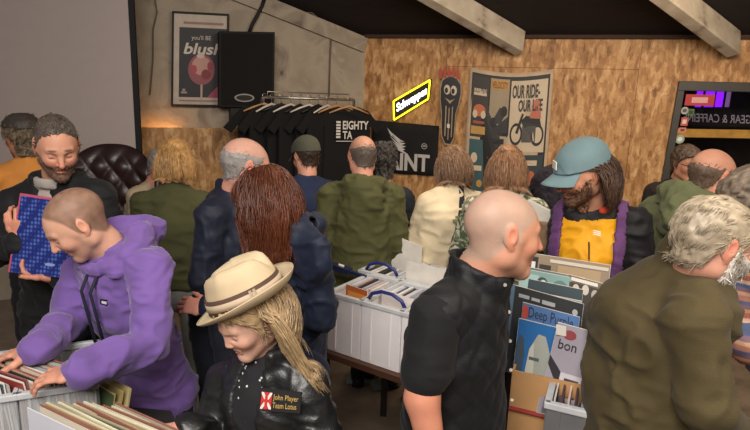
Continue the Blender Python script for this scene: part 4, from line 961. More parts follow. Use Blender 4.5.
# near crate with pale sleeves
pW0, pW1 = G(28, 399, 1.09), G(88, 434, 1.09); pR0, pR1 = G(120, 403, 1.08), G(180, 428, 1.08)
d2 = unit((pR1 - pR0) * V(1, 1, 0)); 
n2 = unit((pR0 - pW0) * V(1, 1, 0)); w2 = float(np.linalg.norm((pR0 - pW0)[:2])); 
box0 = pW0 * V(1, 1, 0) + Z3 * .752
# cardboard box with a white liner card
cb = empty('cardboard_box', box0 + n2 * w2 / 2 + d2 * .17, 'open cardboard box of pale record sleeves at the bottom left corner', 'box')
CARD = mat('cardboard', '#b98d5c', rough=.85, var=.06)
for nm, a, dd, ln in (('side_panel', box0, d2, .36), ('side_panel', box0 + n2 * (w2 + .02), d2, .36), ('end_panel', box0, n2, w2 + .02), ('end_panel', box0 + d2 * .36, n2, w2 + .02)):
    b = MB(); b.box(a + dd * ln / 2 + Z3 * .13, (ln / 2, .003, .13), dd, unit(np.cross(dd, Z3)), Z3); b.build(nm, CARD, cb)
b = MB(); b.prism([box0 + Z3 * .001, box0 + d2 * .36 + Z3 * .001, box0 + d2 * .36 + n2 * w2 + Z3 * .001, box0 + n2 * w2 + Z3 * .001], Z3, .002) if False else b.prism([box0 + Z3 * .004, box0 + n2 * w2 + Z3 * .004, box0 + n2 * w2 + d2 * .36 + Z3 * .004, box0 + d2 * .36 + Z3 * .004], Z3, .004); b.build('base', CARD, cb)
q_ = Q(box0 - n2 * .006 + Z3 * .31, box0 - n2 * .006 + d2 * .34 + Z3 * .31, box0 - n2 * .006 + d2 * .34 + Z3 * .2, box0 - n2 * .006 + Z3 * .2)
b = MB(); b.prism(q_.poly(rect(0, 0, 1, 1), 0), q_.n, .003); tag(b.build('divider_card', mat('white_card', '#d4d6e0', rough=.6, var=.02)), 'blank white divider card on the outside of the cardboard record box', 'card')
b = MB(); q0 = box0 + n2 * (w2 + .012) + Z3 * .0
ro = []
for i in range(9):
    t = i / 8; ro.append(t)
pts2 = [q0 + d2 * .36 * t + Z3 * (.305 - .08 * max(0, (t - .82) / .18) ** 2 - .05 * max(0, (.15 - t) / .15) ** 2) for t in ro]
b.prism([q0 + Z3 * .01] + pts2 + [q0 + d2 * .36 + Z3 * .01], np.cross(d2, Z3), .006)
tag(b.build('divider_card', mat('cream_card', '#cfcdc4', rough=.5)), 'rounded cream divider card behind the pale sleeves in the cardboard box', 'card')
nR = 22; st_ = (w2 - .03) / nR
fan(box0 * V(1, 1, 0) + n2 * .02 + d2 * .015, n2, d2, nR, st_, PALE, 'pale record sleeve standing edge-on in the open cardboard box', 'records in the cardboard box', lean=.0, zj=.009, edge=['#cfc6a8', '#bcb090', '#8a5a4c', '#d8d2b8', '#a09878', '#c8bca0'], z0=.765)
# a few loose sleeves propped behind
pp = G(127, 386, 1.0)
for i in range(3):
    p = pp + V(.018 * i - .03, .02 * i - .02, -.02); d = unit(V(-.75, .5, 0))
    lined_record(p, p + d * .3, -Z3 * .24 - V(.05, 0, 0), ['#5a6a48', '#c9b070', '#d8c890'][i], ['green cover record leaning behind the cardboard box', 'yellowed record leaning second behind the cardboard box', 'cream record leaning against the purple hoodie'][i], 'loose records behind the cardboard box', edge='#cdbb84')
# centre table with milky crates
t0 = G(326, 350, .75); t1 = G(405, 377, .75); ec = unit((t1 - t0) * V(1, 1, 0)); fc = V(-ec[1], ec[0], 0)
Tc = lambda a, b_, z=.752: t0 * V(1, 1, 0) + ec * a + fc * b_ + Z3 * z
table([Tc(-.12, -.02, 0), Tc(.74, -.02, 0), Tc(.74, .75, 0), Tc(-.12, .75, 0)], .75, 'dark wooden trestle table carrying milky crates in the middle of the hall')
hc_ = .3
crate(Tc(.0, .015), ec, fc, .19, .36, hc_, 'milky crate of singles at the near left of the middle table, orange cover inside', MILK, ribs=2)
crate(Tc(.2, .015), ec, fc, .21, .36, hc_, 'milky crate with blue handle at the near side of the middle table', MILK, ribs=2, handles=[(.5, .12, .1)])
crate(Tc(.42, .015), ec, fc, .3, .36, hc_, 'milky crate partly behind the man in the quilted gilet', MILK, ribs=3)
crate(Tc(-.08, .4), ec, fc, .24, .33, hc_, 'milky crate of discs at the far left of the middle table', MILK, ribs=2, handles=[(.5, .1, .1)])
crate(Tc(.18, .4), ec, fc, .3, .33, hc_, 'milky crate with a tall white card at the far side of the middle table', MILK, ribs=2)
crate(Tc(.5, .4), ec, fc, .22, .33, hc_, 'milky crate of pink spined discs at the far right of the middle table', MILK, ribs=2)
q_ = Q(Tc(.2, .42, 1.15), Tc(.47, .42, 1.15), Tc(.47, .42, .8), Tc(.2, .42, .8)); b = MB(); b.prism(q_.poly(rect(0, 0, 1, 1), 0), q_.n, .004); tag(b.build('divider_card', OFFW), 'tall blank white divider card in the far middle crate', 'card')
q_ = Q(Tc(-.06, .7, 1.2), Tc(.14, .7, 1.16), Tc(.14, .7, .8), Tc(-.06, .7, .8)); b = MB(); b.prism(q_.poly(rect(0, 0, 1, 1), 0), q_.n, .004); tag(b.build('divider_card', OFFW), 'slanted white divider card at the back of the far left crate', 'card')
def orange_art(q, r):
    marks('cover_art', q, [(rect(.1, .1, .9, .9), P_('#d88a3c')), (circ(.35, .45, .2), P_('#c8581c')), (circ(.68, .5, .22), P_('#e0a050')), (rect(.3, .62, .8, .72), P_('#e8c8a0'))], r, .001)
a = Tc(.06, .05, 1.06); record(Tc(.02, .13, 1.065), Tc(.17, .1, 1.07), fc * -.0 + V(0, -.06, -.26), '#b4602c', 'orange covered single showing in the near left crate of the middle table', None, orange_art)
a = Tc(.22, .1, 1.06); record(Tc(.215, .16, 1.075), Tc(.395, .16, 1.06), V(0, -.05, -.27), '#d8d0cc', 'white covered single leaning in the crate with the blue handle')
for ci, (a0, b0, n, grp, lab) in enumerate(((-.06, .42, 13, 'discs in the far left crate', 'disc case in the far left crate of the middle table'), (.52, .42, 13, 'discs in the far right crate', 'pink spined disc case in the far right crate of the middle table'), (.22, .2, 9, 'singles in the crate with the blue handle', 'single sleeve packed in the crate with the blue handle'), (.02, .2, 9, 'singles in the near left crate', 'single sleeve packed in the near left crate of the middle table'), (.2, .46, 9, 'discs behind the tall white card', 'disc case behind the tall white card'))):
    for i in range(n):
        st = .014; p = Tc(a0, b0 + .0, 1.035 + rng.uniform(-.006, .006)) + ec * st * i
        c = rng.choice(['#d8a8a0', '#c05060', '#e0dcd8', '#c88878'] if ci == 1 else ['#d8d4d0', '#404860', '#a0a0a8', '#c0a8a0', '#303038', '#b8bcc8'])
        lined_record(p, p + fc * .18, -Z3 * .2, c, lab, grp, th=.009, edge=c)
b = MB(); p0_, p1_ = W(322, 262, 3.0), W(366, 277, 2.85); b.bar(p0_, p1_, .02, .014); pm = (p0_ + p1_) / 2; b.bar(pm - (p1_ - p0_) * .25, pm + (p1_ - p0_) * .15, .05, .03)
lp_ = empty('label_holder', pm - Z3 * .02, 'dark blue clip-on label holder lying across the far crates', 'label holder')
b.build('clip', mat('navy_plastic', '#1c2440', rough=.4), lp_); b = MB(); b.box((p0_ * .55 + p1_ * .45) + Z3 * .018, (.018, .012, .003), unit(p1_ - p0_), V(0, 1, 0), Z3); b.build('label', OFFW, lp_)
# ------------------------------------------------------------------ right hand record rack
RB = [W(500, 300, 1.95), W(618, 310, 1.75)]
er2 = unit((RB[1] - RB[0]) * V(1, 1, 0))
rt0 = W(516, 340, 1.72) * V(1, 1, 0); rt1 = W(600, 345, 1.62) * V(1, 1, 0); u2 = unit(rt1 - rt0); v2 = V(-u2[1], u2[0], 0)
table([rt0 - u2 * .02 - v2 * .06, rt1 + u2 * .4 - v2 * .06, rt1 + u2 * .4 + v2 * .58, rt0 - u2 * .02 + v2 * .58], .72, 'dark table under the record rack between the two older men', m=mat('dark_cloth', '#1c1a1c', rough=.9))
def cbox(o, ex, ey, w, d, h, label, m=CARD, closed=False, name='cardboard_box', cat='box'):
    c = empty(name, o + ex * w / 2 + ey * d / 2, label, cat)
    for a, dd, ln in ((o, ex, w), (o + ey * d, ex, w), (o, ey, d), (o + ex * w, ey, d)):
        b = MB(); b.box(a + dd * ln / 2 + Z3 * h / 2, (ln / 2, .003, h / 2), dd, unit(np.cross(dd, Z3)), Z3); b.build('side_panel', m, c)
    b = MB(); b.box(o + ex * w / 2 + ey * d / 2 + Z3 * .004, (w / 2, d / 2, .003), ex, ey, Z3); b.build('base', m, c)
    if closed: b = MB(); b.box(o + ex * w / 2 + ey * d / 2 + Z3 * h, (w / 2, d / 2, .003), ex, ey, Z3); b.build('lid', m, c)
    return c
lipz = W(520, 373, 1.70)[2]; zlow = .724
cbox(rt0 + Z3 * zlow, u2, v2, .33, .55, lipz - .72 - .16, 'closed cardboard carton under the record rack', closed=True)
cbox(rt0 + Z3 * (lipz - .155), u2, v2, .33, .55, .155, 'open cardboard box holding the left column of records in the rack')
b = MB(); b.tube([rt0 + Z3 * (lipz - .135) - v2 * .008, rt0 + u2 * .33 + Z3 * (lipz - .135) - v2 * .008], .008); tag(b.build('red_strip', mat('red_tape', '#8a3028')), 'thin red strip across the front of the cardboard box in the rack', 'strip')
def art(items, texts=()):
    def f(q, r):
        if items: marks('cover_art', q, [(uv, P_(c)) for uv, c in items], r, .0012)
        for s, box, c in texts:
            b = MB(); put_text(b, s, q, *box, off=.005); b.build('title', P_(c), r)
    return f
DNV = lambda k=.06: -Z3 * .31 - v2 * k
def rk(px, py, px2, py2, Y, Y2, col, label, a=None, dn=None, name='record_sleeve'):
    return record(W(px, py, Y), W(px2, py2, Y2), DNV() if dn is None else dn, col, label, None, a, name=name)
rk(526, 252, 611, 265, 2.12, 2.02, '#8a7a64', 'beige covered record at the very back of the rack with a white sticker', art([(rect(.02, .04, .16, .35), '#1c1a1a'), (rect(.08, .1, .13, .22), '#d8d4cc'), (rect(.18, .12, .32, .2), '#2e2622'), (rect(.4, .1, .9, .9), '#a08a6a'), (rect(.3, .04, .98, .08), '#c0b8a8')]))
rk(521, 268, 575, 278, 2.03, 1.98, '#7fa09c', 'pale teal covered record second from the back of the rack', art([(rect(.0, .05, .35, .9), '#9cbcb8'), (circ(.42, .13, .1, .07), '#30484c'), (circ(.44, .12, .05, .03), '#b8c8c8'), (circ(.75, .18, .16, .12), '#5a7a78'), (rect(.4, .25, 1, .95), '#587470')]))
rk(568, 274, 606, 284, 1.99, 1.94, '#6a6258', 'grey group portrait record beside the teal one in the rack', art([(rect(.04, .08, .96, .95), '#38342f'), (circ(.25, .15, .09, .06), '#b8b0a4'), (circ(.5, .13, .09, .06), '#c0b8ac'), (circ(.75, .16, .09, .06), '#a8a094'), (rect(.1, .02, .8, .06), '#d8d0c4')]))
rk(508, 283, 584, 304, 1.93, 1.86, '#23272b', 'black covered record with small pale lettering in the middle of the rack', art([(rect(0, .0, .1, .9), '#587088'), (circ(.9, .12, .035), '#a8a8a8'), (rect(.16, .08, .3, .12), '#a0a4a8'), (rect(.33, .085, .44, .12), '#a0a4a8'), (rect(.47, .08, .64, .125), '#a0a4a8'), (rect(.3, .36, .7, .9), '#30383c')], []))
rk(523, 302, 580, 317, 1.86, 1.80, '#4a72a8', 'mid blue record with dark serif title, behind the bright blue one', art([(circ(.06, .1, .06, .08), '#b4483c'), (rect(.0, .5, 1, .9), '#3a6298')], [('Deep Purple', (.12, .03, .9, .18), '#16203c')]))
rk(519, 318, 572, 331, 1.79, 1.74, '#1b66a8', 'bright blue record with two grey stone oval shapes, front left of the rack', art([(rect(0, .6, 1, 1), '#3a7ab0'), ([(.02, .55), (.0, .3), (.06, .16), (.13, .2), (.18, .38), (.15, .62), (.05, .8)], '#3c4c5c'), ([(.22, .55), (.26, .3), (.4, .12), (.54, .13), (.66, .32), (.62, .58), (.5, .82), (.34, .86), (.28, .68)], '#a2a69c'), ([(.22, .55), (.26, .3), (.33, .22), (.38, .5), (.36, .8), (.34, .86)], '#c2c2b4'), (rect(.27, .38, .46, .415), '#50585a')], ), dn=-Z3 * .31 - v2 * .05)
rk(558, 322, 606, 335, 1.70, 1.64, '#9a949e', 'mauve grey collage record with a white price sticker, front right of rack', art([([(.0, .35), (.3, .5), (.5, .75), (.45, .8), (.2, .6), (0, .45)], '#2a282c'), (rect(.3, .5, .75, .8), '#c8c4c8'), (rect(.4, .55, .7, .75), '#3c3a44'), (circ(.3, .1, .14, .05), '#8a3a3c'), ([(.1, .8), (.5, .72), (.6, .95), (.1, .98)], '#68646c')], [('bon', (.12, .16, .5, .26), '#1a1820')]), dn=-Z3 * .31 - v2 * .04 - u2 * .035)
q_ = Q(W(556, 324, 1.69), W(566, 326, 1.685), W(566, 336, 1.685), W(556, 334, 1.69)); b = MB(); b.prism(q_.poly(rect(0, 0, 1, 1), .004), q_.n, .002); tag(b.build('price_sticker', OFFW), 'small white price sticker at the corner of the mauve grey record', 'sticker')
for i in range(5):
    Y = 2.06 - .045 * i; y0 = 258 + (i * 11.5); x0 = 530 - 1.5 * i
    rk(x0, y0 + 9, x0 + 55, y0 + 20, Y, Y - .06, ['#5c6a70', '#34444c', '#8c9498', '#2c3850', '#56748c'][i], 'record filed between the showing covers of the rack', None)
    bpy.context.scene.objects  # keep
for o_ in list(SC.objects):
    if o_.get('label') == 'record filed between the showing covers of the rack': o_['group'] = 'records filed between the showing covers'
# lower silver crate
wcr = W(548, 402, 1.55) ; crate(wcr * V(1, 1, 0) + Z3 * (wcr[2] - .3), u2, v2, .36, .3, .3, 'grey metal look crate in front of the rack beside the olive jacket', mat('grey_crate', '#7c8084', rough=.3, metal=.5), ribs=5)
for i in range(9):
    p = wcr * V(1, 1, 0) + u2 * (.02 + i * .02) + v2 * .02 + Z3 * (wcr[2] + .005); lined_record(p, p + v2 * .27, -Z3 * .28, rng.choice(VIV), 'record sleeve in the grey crate beside the olive jacket', 'records in the grey crate', edge=rng.choice(['#3c3c40', '#c8c4c0', '#808488']))
cbox(V(wcr[0], wcr[1], 0) + Z3 * .001, u2, v2, .36, .3, wcr[2] - .305, 'dark box supporting the grey crate', m=BLACK, closed=True)
# table at the right edge
ra, rb_ = G(728, 343, .92), G(752, 350, .92)
table([V(1.25, 1.66, 0), V(2.4, 1.5, 0), V(2.4, 1.84, 0), V(1.32, 1.9, 0)], .84, 'wooden table at the right edge behind the grey bearded man', m=mat('warm_wood', '#8a5a38', rough=.5))
b_o = W(728, 352, 1.85)
# ------------------------------------------------------------------ the crowd
def CL_(n, c, fold=.55, **k):
    nm = 'cloth_' + n
    if nm in MATS: return MATS[nm]
    m = _cl(n, c, **k); nt = m.node_tree; N = nt.nodes; L = nt.links; b = N['Principled BSDF']
    tc = N.new('ShaderNodeTexCoord'); no_ = N.new('ShaderNodeTexNoise'); no_.noise_type = 'RIDGED_MULTIFRACTAL'; no_.inputs['Scale'].default_value = 4.2; no_.inputs['Detail'].default_value = 2.5; no_.inputs['Distortion'].default_value = .8
    mp = N.new('ShaderNodeMapping'); mp.inputs['Scale'].default_value = (1, 1, 1.5); L.new(tc.outputs['Object'], mp.inputs[0]); L.new(mp.outputs[0], no_.inputs['Vector'])
    bp = N.new('ShaderNodeBump'); bp.inputs['Strength'].default_value = fold; bp.inputs['Distance'].default_value = .012; L.new(no_.outputs[0], bp.inputs['Height'])
    old = b.inputs['Normal'].links[0].from_node if b.inputs['Normal'].links else None
    if old: L.new(bp.outputs[0], old.inputs['Normal'])
    else: L.new(bp.outputs[0], b.inputs['Normal'])
    return m
_cl = lambda n, c, **k: mat('cloth_' + n, c, **dict(dict(rough=.88, bump=.35, bscale=260, var=.1, vscale=9, sheen=.04, spec=.3), **k))
DENIM = CL_('blue_jeans', '#2c3548'); BLK = CL_('black_cloth', '#131315'); DARKTR = CL_('dark_trousers', '#1d1d22'); GREYTR = CL_('pale_grey_jeans', '#8d8c86')
HB = mat('hair_dark_brown', '#3a2a20', rough=.5, bump=.5, bscale=180, stretch=(1, 1, .2)); HG = mat('hair_grey', '#8a8580', rough=.5, bump=.5, bscale=180)
HBL = mat('hair_dark_blond', '#9a7448', rough=.45, var=.3, vscale=40); HRED = mat('hair_auburn', '#5a2f1c', rough=.4, var=.3, vscale=40)
HLB = mat('hair_light_brown', '#7d6048', rough=.45, var=.3, vscale=40); HBLD = mat('hair_ash_blond', '#a48a66', rough=.45, var=.3, vscale=40)
HWH = mat('hair_silver', '#a0927c', rough=.45, var=.2, vscale=50); HCAP = mat('hair_brown', '#50392a', rough=.45, var=.3, vscale=40)
SH1 = mat('shoe_grey', '#7d8076', rough=.7); SH2 = mat('shoe_black', '#1a1818', rough=.5)
def finish(P, top, tname, trm, bw=1.0, shoes=SH2, tr=True, sub=None, **gk):
    J = P['J']; o = put(P, tname, garment(J, bw=bw, **gk), top)
    if tr: put(P, 'trousers', legs(J, bw=min(bw, 1.05)), trm)
    for k in 'LR':
        m = SC.objects.get('shoe_master')
        shoe(J['a' + k], J['fw'] if 'ft' + k not in J else J['ft' + k], shoes, P['root'], J['s'])
    return o
def drape(P, m, n=500, base=True, **k):
    J = P['J']; v, f = strands(J['hc'], P['M'], P['hs'], J, n=n, **k)
    if base:
        a, b = join(*(lambda s_: (s_, fur(*s_, n=1500, length=.05, comb=lambda p: np.stack([np.sign(p[:, 0]) * .8, -.5 + 0 * p[:, 0], -.6 + 0 * p[:, 0]], 1), rad=.0012, lift=.05, jit=.12)))(hair_shell(P['g'], P['base'], t=.012, noise=.003))); a = P['toW'](a); f = np.vstack([f, b + len(v)]); v = np.vstack([v, a])
    return mk('hair', v, f, m, P['root'])
def relhand(J, k, curl=(35, 40, 25), fd=None, palm=None, s=.98, **kw):
    Wr, E = J['w' + k], J['e' + k]; fd = unit(Wr - E) if fd is None else fd; palm = (J['rt'] * (1 if k == 'L' else -1)) if palm is None else palm
    return hand_mesh(Wr, fd, palm, -1 if k == 'L' else 1, curl=curl, s=s * J['s'], fore=Wr - unit(Wr - E) * .09, **kw)
Wp = W
# 1 bearded man with record -----------------------------------------------
hc = Wp(57, 146, 2.32)
J = joints(hc, 207, lean=6, arms='fwd', sw=.2)
J['sR'] = Wp(14, 203, 2.42); J['sL'] = Wp(98, 196, 2.34) ; J['nb'] = Wp(59, 183, 2.42); J['ch'] = Wp(58, 225, 2.42); J['pv'] = Wp(60, 310, 2.44)
J['eR'] = Wp(-8, 255, 2.38); J['wR'] = Wp(22, 243, 2.18); J['eL'] = Wp(104, 262, 2.28); J['wL'] = Wp(58, 279, 2.14)
J['rt'] = unit((J['sR'] - J['sL']) * V(1, 1, 0)); J['up'] = unit(J['nb'] - J['pv']); J['tf'] = unit(np.cross(J['up'], J['rt']))
for k in 'LR': J['h' + k] = J['pv'] + J['rt'] * (.09 if k == 'R' else -.09) - V(0, 0, .03); J['a' + k] = J['h' + k] * V(1, 1, 0) + V(0, 0, .09); J['k' + k] = (J['h' + k] + J['a' + k]) / 2
rh = hand_mesh(J['wR'], unit(V(-.1, .05, .95)), unit(V(-.05, .9, .1)), 1, curls=[(12, 40, 25), (18, 60, 40), (24, 65, 45), (30, 65, 45)], fore=J['wR'] - unit(J['wR'] - J['eR']) * .1, fr=.03, s=1.0, thumb=(.4, .8, .1))
lh = hand_mesh(J['wL'], unit(V(-.9, .05, .05)), unit(V(.1, .3, .95)), -1, curls=[(25, 40, 25), (28, 45, 25), (30, 50, 30), (34, 50, 30)], fore=J['wL'] - unit(J['wL'] - J['eL']) * .1, fr=.03, s=1.0, thumb=(.7, .6, .1))
P = person('person in a black jacket with a short beard, holding a blue patterned record', hc, 0, head=(216, 22, 2), hs=1.06, tone='#c58f76', J=J, copt=dict(stubble=.85, stub_col='#4a382e', brow='#3a2a22', red=.5), hands=[rh, lh], hopt=dict(h=.003))
finish(P, CL_('black_jacket', '#17181a', rough=.75), 'jacket', DARKTR, collar=(.088, .035, .014), thick=.024, h=.009, amp=.01, hem=.1, seed=3, opn=42, vneck=.26)
v, f = garment(J, thick=.01, amp=.002, sleeve=0, hem=-1, h=.009, collar=(.074, .03, .012), seed=5); put(P, 'grey_top', (v, f), CL_('grey_marl', '#a39a92'))
hair(P, mat('hair_salt_pepper', '#594f46', rough=.5, var=.35, vscale=60, bump=.6, bscale=260), t=.001, noise=.002, up=.02, recede=.01, furk=dict(n=5000, length=.018, lift=.5, comb=(0, -.5, .3), rad=.0009))
rg = lambda X, Y, Z: np.maximum(np.maximum(Z + np.interp(np.abs(X), [0, .03, .055, .08], [.052, .042, .03, -.0]), .012 - Y), -(np.sqrt((X / .024) ** 2 + ((Z + .063) / .009) ** 2) - 1) * .01)
hair(P, mat('beard_brown', '#6b5648', rough=.6, var=.3, vscale=80, bump=.5, bscale=300), nm='beard', t=-.001, noise=0, region=rg, furk=dict(n=5000, length=.012, comb=(0, .3, -1), lift=.7, rad=.0008))
# the record he holds
qa = Q(Wp(20, 193, 2.2), Wp(72, 201, 2.13), Wp(74, 279, 2.07), Wp(8, 272, 2.14))
r = empty('record_sleeve', qa.at(.5, 1), 'blue patterned record with a pink edge, held by the bearded person in black', 'record')
b = MB(); b.prism(qa.poly(rect(0, 0, 1, 1), 0), qa.n, .006); b.build('sleeve', mat('pink_edge', '#b8506c', rough=.5), r)
def blue_pattern():
    m = bpy.data.materials.new('blue_pattern'); m.use_nodes = True; nt = m.node_tree; N = nt.nodes; L = nt.links; b = N['Principled BSDF']
    tc = N.new('ShaderNodeTexCoord'); v = N.new('ShaderNodeTexVoronoi'); v.inputs['Scale'].default_value = 60; v.inputs['Randomness'].default_value = .15; L.new(tc.outputs['Object'], v.inputs[0])
    r_ = N.new('ShaderNodeValToRGB'); L.new(v.outputs['Distance'], r_.inputs[0]); e = r_.color_ramp.elements; e[0].position = .2; e[0].color = lin('#5068b4') + [1]; e[1].position = .5; e[1].color = lin('#1c2a70') + [1]
    L.new(r_.outputs[0], b.inputs['Base Color']); b.inputs['Roughness'].default_value = .35; return m
b = MB(); b.prism(qa.poly(rect(.03, .03, 1, 1), .001), qa.n, .001); b.build('cover', blue_pattern(), r)
b = MB(); b.prism(qa.poly(circ(.64, .85, .08, .02), .0022), qa.n, .001); b.build('emblem', P_('#8a98c8'), r)
# 2 purple hoodie ----------------------------------------------------------
hc = Wp(77, 223, 1.93)
J = joints(hc, 155, lean=35, sw=.19, arms='reach')
J['nb'] = Wp(112, 254, 2.02); J['ch'] = Wp(125, 300, 2.10); J['pv'] = Wp(158, 385, 2.25)
J['sL'] = Wp(152, 268, 1.95); J['sR'] = Wp(84, 272, 2.12)
J['eL'] = Wp(150, 342, 1.84); J['wL'] = G(77, 373, 1.12) ; J['eR'] = Wp(66, 322, 2.02); J['wR'] = G(36, 352, 1.12)
J['rt'] = unit((J['sR'] - J['sL']) * V(1, 1, .0)); J['up'] = unit(J['nb'] - J['pv']); J['tf'] = unit(np.cross(J['up'], J['rt'])); J['fw'] = unit(J['tf'] * V(1, 1, 0))
for k in 'LR': J['h' + k] = J['pv'] + J['rt'] * (.09 if k == 'R' else -.09) - V(0, 0, .03); J['a' + k] = J['h' + k] * V(1, 1, 0) + V(0, 0, .09); J['k' + k] = (J['h' + k] + J['a' + k]) / 2
lh = hand_mesh(J['wL'] + V(0, 0, 0), unit(G(30, 378, 1.085) - J['wL']), unit(V(0, .15, -1)), -1, curls=[(8, 25, 25), (10, 25, 20), (12, 25, 20), (14, 28, 20)], spread=1.6, fore=J['wL'] - unit(J['wL'] - J['eL']) * .09, s=1.0, thumb=(.6, .75, -.25))
rh = hand_mesh(J['wR'], unit(G(-6, 352, 1.085) - J['wR']), unit(V(.0, .1, -1)), 1, curls=[(14, 30, 25), (10, 25, 20), (12, 25, 20), (14, 28, 20)], spread=1.5, fore=J['wR'] - unit(J['wR'] - J['eR']) * .09, s=1.0, thumb=(.85, .55, -.3))
P = person('person in a purple hoodie with shaved hair, leaning over to flick through records', hc, 0, head=(124, 36, -4), hs=1.04, tone='#cf9f86', J=J, copt=dict(scalp=.8, srec=.03, scalp_col='#564336', stubble=.3, brow='#5a4434', brow_a=.5, red=.35), hands=[lh, rh], hopt=dict(h=.003, nose=1.05))
def pocket(g): pass
PURP = CL_('purple_fleece', '#73589b', rough=.95, sheen=.3)
finish(P, PURP, 'hoodie', DARKTR, hem=.2, thick=.028, h=.008, amp=.011, hood=None, seed=11, wsc=.9, bw=.98)
g = F(J['nb'] - .22, J['nb'] + .22, .006); u, rt, tf = J['up'], J['rt'], J['tf']
cc = J['nb'] + u * .01
rng_ = [cc + rt * math.cos(a) * .098 + tf * math.sin(a) * .095 + u * (.02 - .035 * math.sin(a)) for a in np.linspace(0, 2 * math.pi, 21)]
g.chain(rng_, [.026 - .006 * math.sin(a) for a in np.linspace(0, 2 * math.pi, 21)], k=.012)
rng2 = [cc + rt * math.cos(a) * .122 + tf * math.sin(a) * .105 - u * (.02) for a in np.linspace(R_(140), R_(400), 15)]
g.chain(rng2, [.03 + .018 * math.sin(math.pi * i / 14) for i in range(15)], k=.02)
g.chain([cc + rt * math.cos(a) * .118 + tf * math.sin(a) * .125 + u * (.045 - .02 * math.cos(a) ** 2) for a in np.linspace(R_(170), R_(370), 11)], [.02, .026, .03, .034, .036, .036, .036, .034, .03, .026, .02], k=.02)
g.ell(J['nb'] - tf * .12 + u * .02, (.12, .06, .075), k=.03, M=np.stack([rt, tf, u], 0))
g.ell(J['nb'] - tf * .1 + u * .09, (.08, .045, .035), k=.02, op='s', M=np.stack([rt, tf, u], 0))
v, f = g.mesh(); v = displace(v, f, wrinkle(.009, 7, 1.5)); put(P, 'hood', (v, f), PURP)
for dx in (-.02, .012):
    b = MB(); p = J['nb'] + tf * .1 - u * .02 + rt * dx * 1.5; pts = [p, p + tf * .05 - u * .05, p + tf * .055 - u * .14 - V(0, 0, .02), p + tf * .05 - u * .2 - V(0, 0, .08)]
    b.tube(pts, [.006, .006, .006, .007], 8); b.build('drawstring', mat('navy_cord', '#181a2c'), P['root'], smooth=True)
ho = [c for c in P['root'].children if c.name.startswith('hoodie')][0]
qz = Q(*[hit(ho, *a_, .004) for a_ in ((100, 299), (107, 300), (107, 306), (100, 304))]); b = MB(); b.prism(qz.poly(rect(0, 0, 1, 1), 0), qz.n, .003); lg = b.build('chest_logo', P_('#17141c'), P['root'])
b = MB(); b.prism(qz.poly(rect(.25, .3, .95, .75), .001), qz.n, .001); b.build('logo_mark', P_('#d8d4dc'), P['root'])
# 3 girl in straw hat ------------------------------------------------------
hc = Wp(252, 316, 1.48)
J = joints(hc, 158, lean=6, sw=.125, torso=.4, scale=.86, arms='fwd', neckl=.17)
J['nb'] = hc + V(.035, .05, -.135); J['up'] = unit(V(.02, .08, 1)); J['ch'] = J['nb'] - J['up'] * .15; J['pv'] = J['nb'] - J['up'] * .42
J['sL'] = Wp(306, 385, 1.46); J['sR'] = Wp(226, 382, 1.62); J['eL'] = Wp(322, 440, 1.42); J['wL'] = Wp(260, 475, 1.22); J['eR'] = Wp(212, 436, 1.55); J['wR'] = Wp(186, 428, 1.44)
J['rt'] = unit((J['sR'] - J['sL']) * V(1, 1, 0)); J['tf'] = unit(np.cross(J['up'], J['rt']))
rh = hand_mesh(J['wR'], unit(Wp(150, 436, 1.42) - J['wR']), unit(V(0, .1, -1)), 1, curl=(12, 25, 20), s=.85, fore=J['wR'] - unit(J['wR'] - J['eR']) * .07)
P = person('child in a straw trilby hat and black leather jacket at the bottom of the photo', hc, 0, head=(132, 26, -3), hs=.96, tone='#d5a892', J=J, copt=dict(red=.4, brow='#9a7a5c', brow_a=.4, lip='#b4706a'), hands=[rh], hopt=dict(child=True, nose=.55, neck=.043, h=.003, jaw=.9))
LEA = mat('black_leather', '#1c1d1e', rough=.42, var=.25, vscale=14, bump=.35, bscale=160, coat=.15)
finish(P, LEA, 'leather_jacket', DARKTR, collar=(.075, .03, .014), thick=.021, h=.007, amp=.008, hem=.12, seed=21, opn=38, wsc=1.2, bw=.88, vneck=.34, vr=.03)
v, f = garment(J, thick=.012, sleeve=0, hem=.0, h=.009, bw=.88, seed=5)
def star():
    m = mat('starry_top', '#16161a', rough=.9); nt = m.node_tree; N = nt.nodes; L = nt.links; b = N['Principled BSDF']; tc = N.new('ShaderNodeTexCoord'); vo = N.new('ShaderNodeTexVoronoi'); vo.inputs['Scale'].default_value = 50; L.new(tc.outputs['Object'], vo.inputs[0])
    r_ = N.new('ShaderNodeValToRGB'); L.new(vo.outputs['Distance'], r_.inputs[0]); e = r_.color_ramp.elements; e[0].position = .15; e[0].color = lin('#c8c4c0') + [1]; e[1].position = .18; e[1].color = lin('#17171b') + [1]; L.new(r_.outputs[0], b.inputs['Base Color']); return m
put(P, 'starry_top', (v, f), star())
drape(P, HBLD, zmax=.6, ymax=.2, fy=.0, n=2600, length=.30, rad=.0009, wave=.005, seed=4, body=.14, vol=.012, drift=J['tf'] * .14)
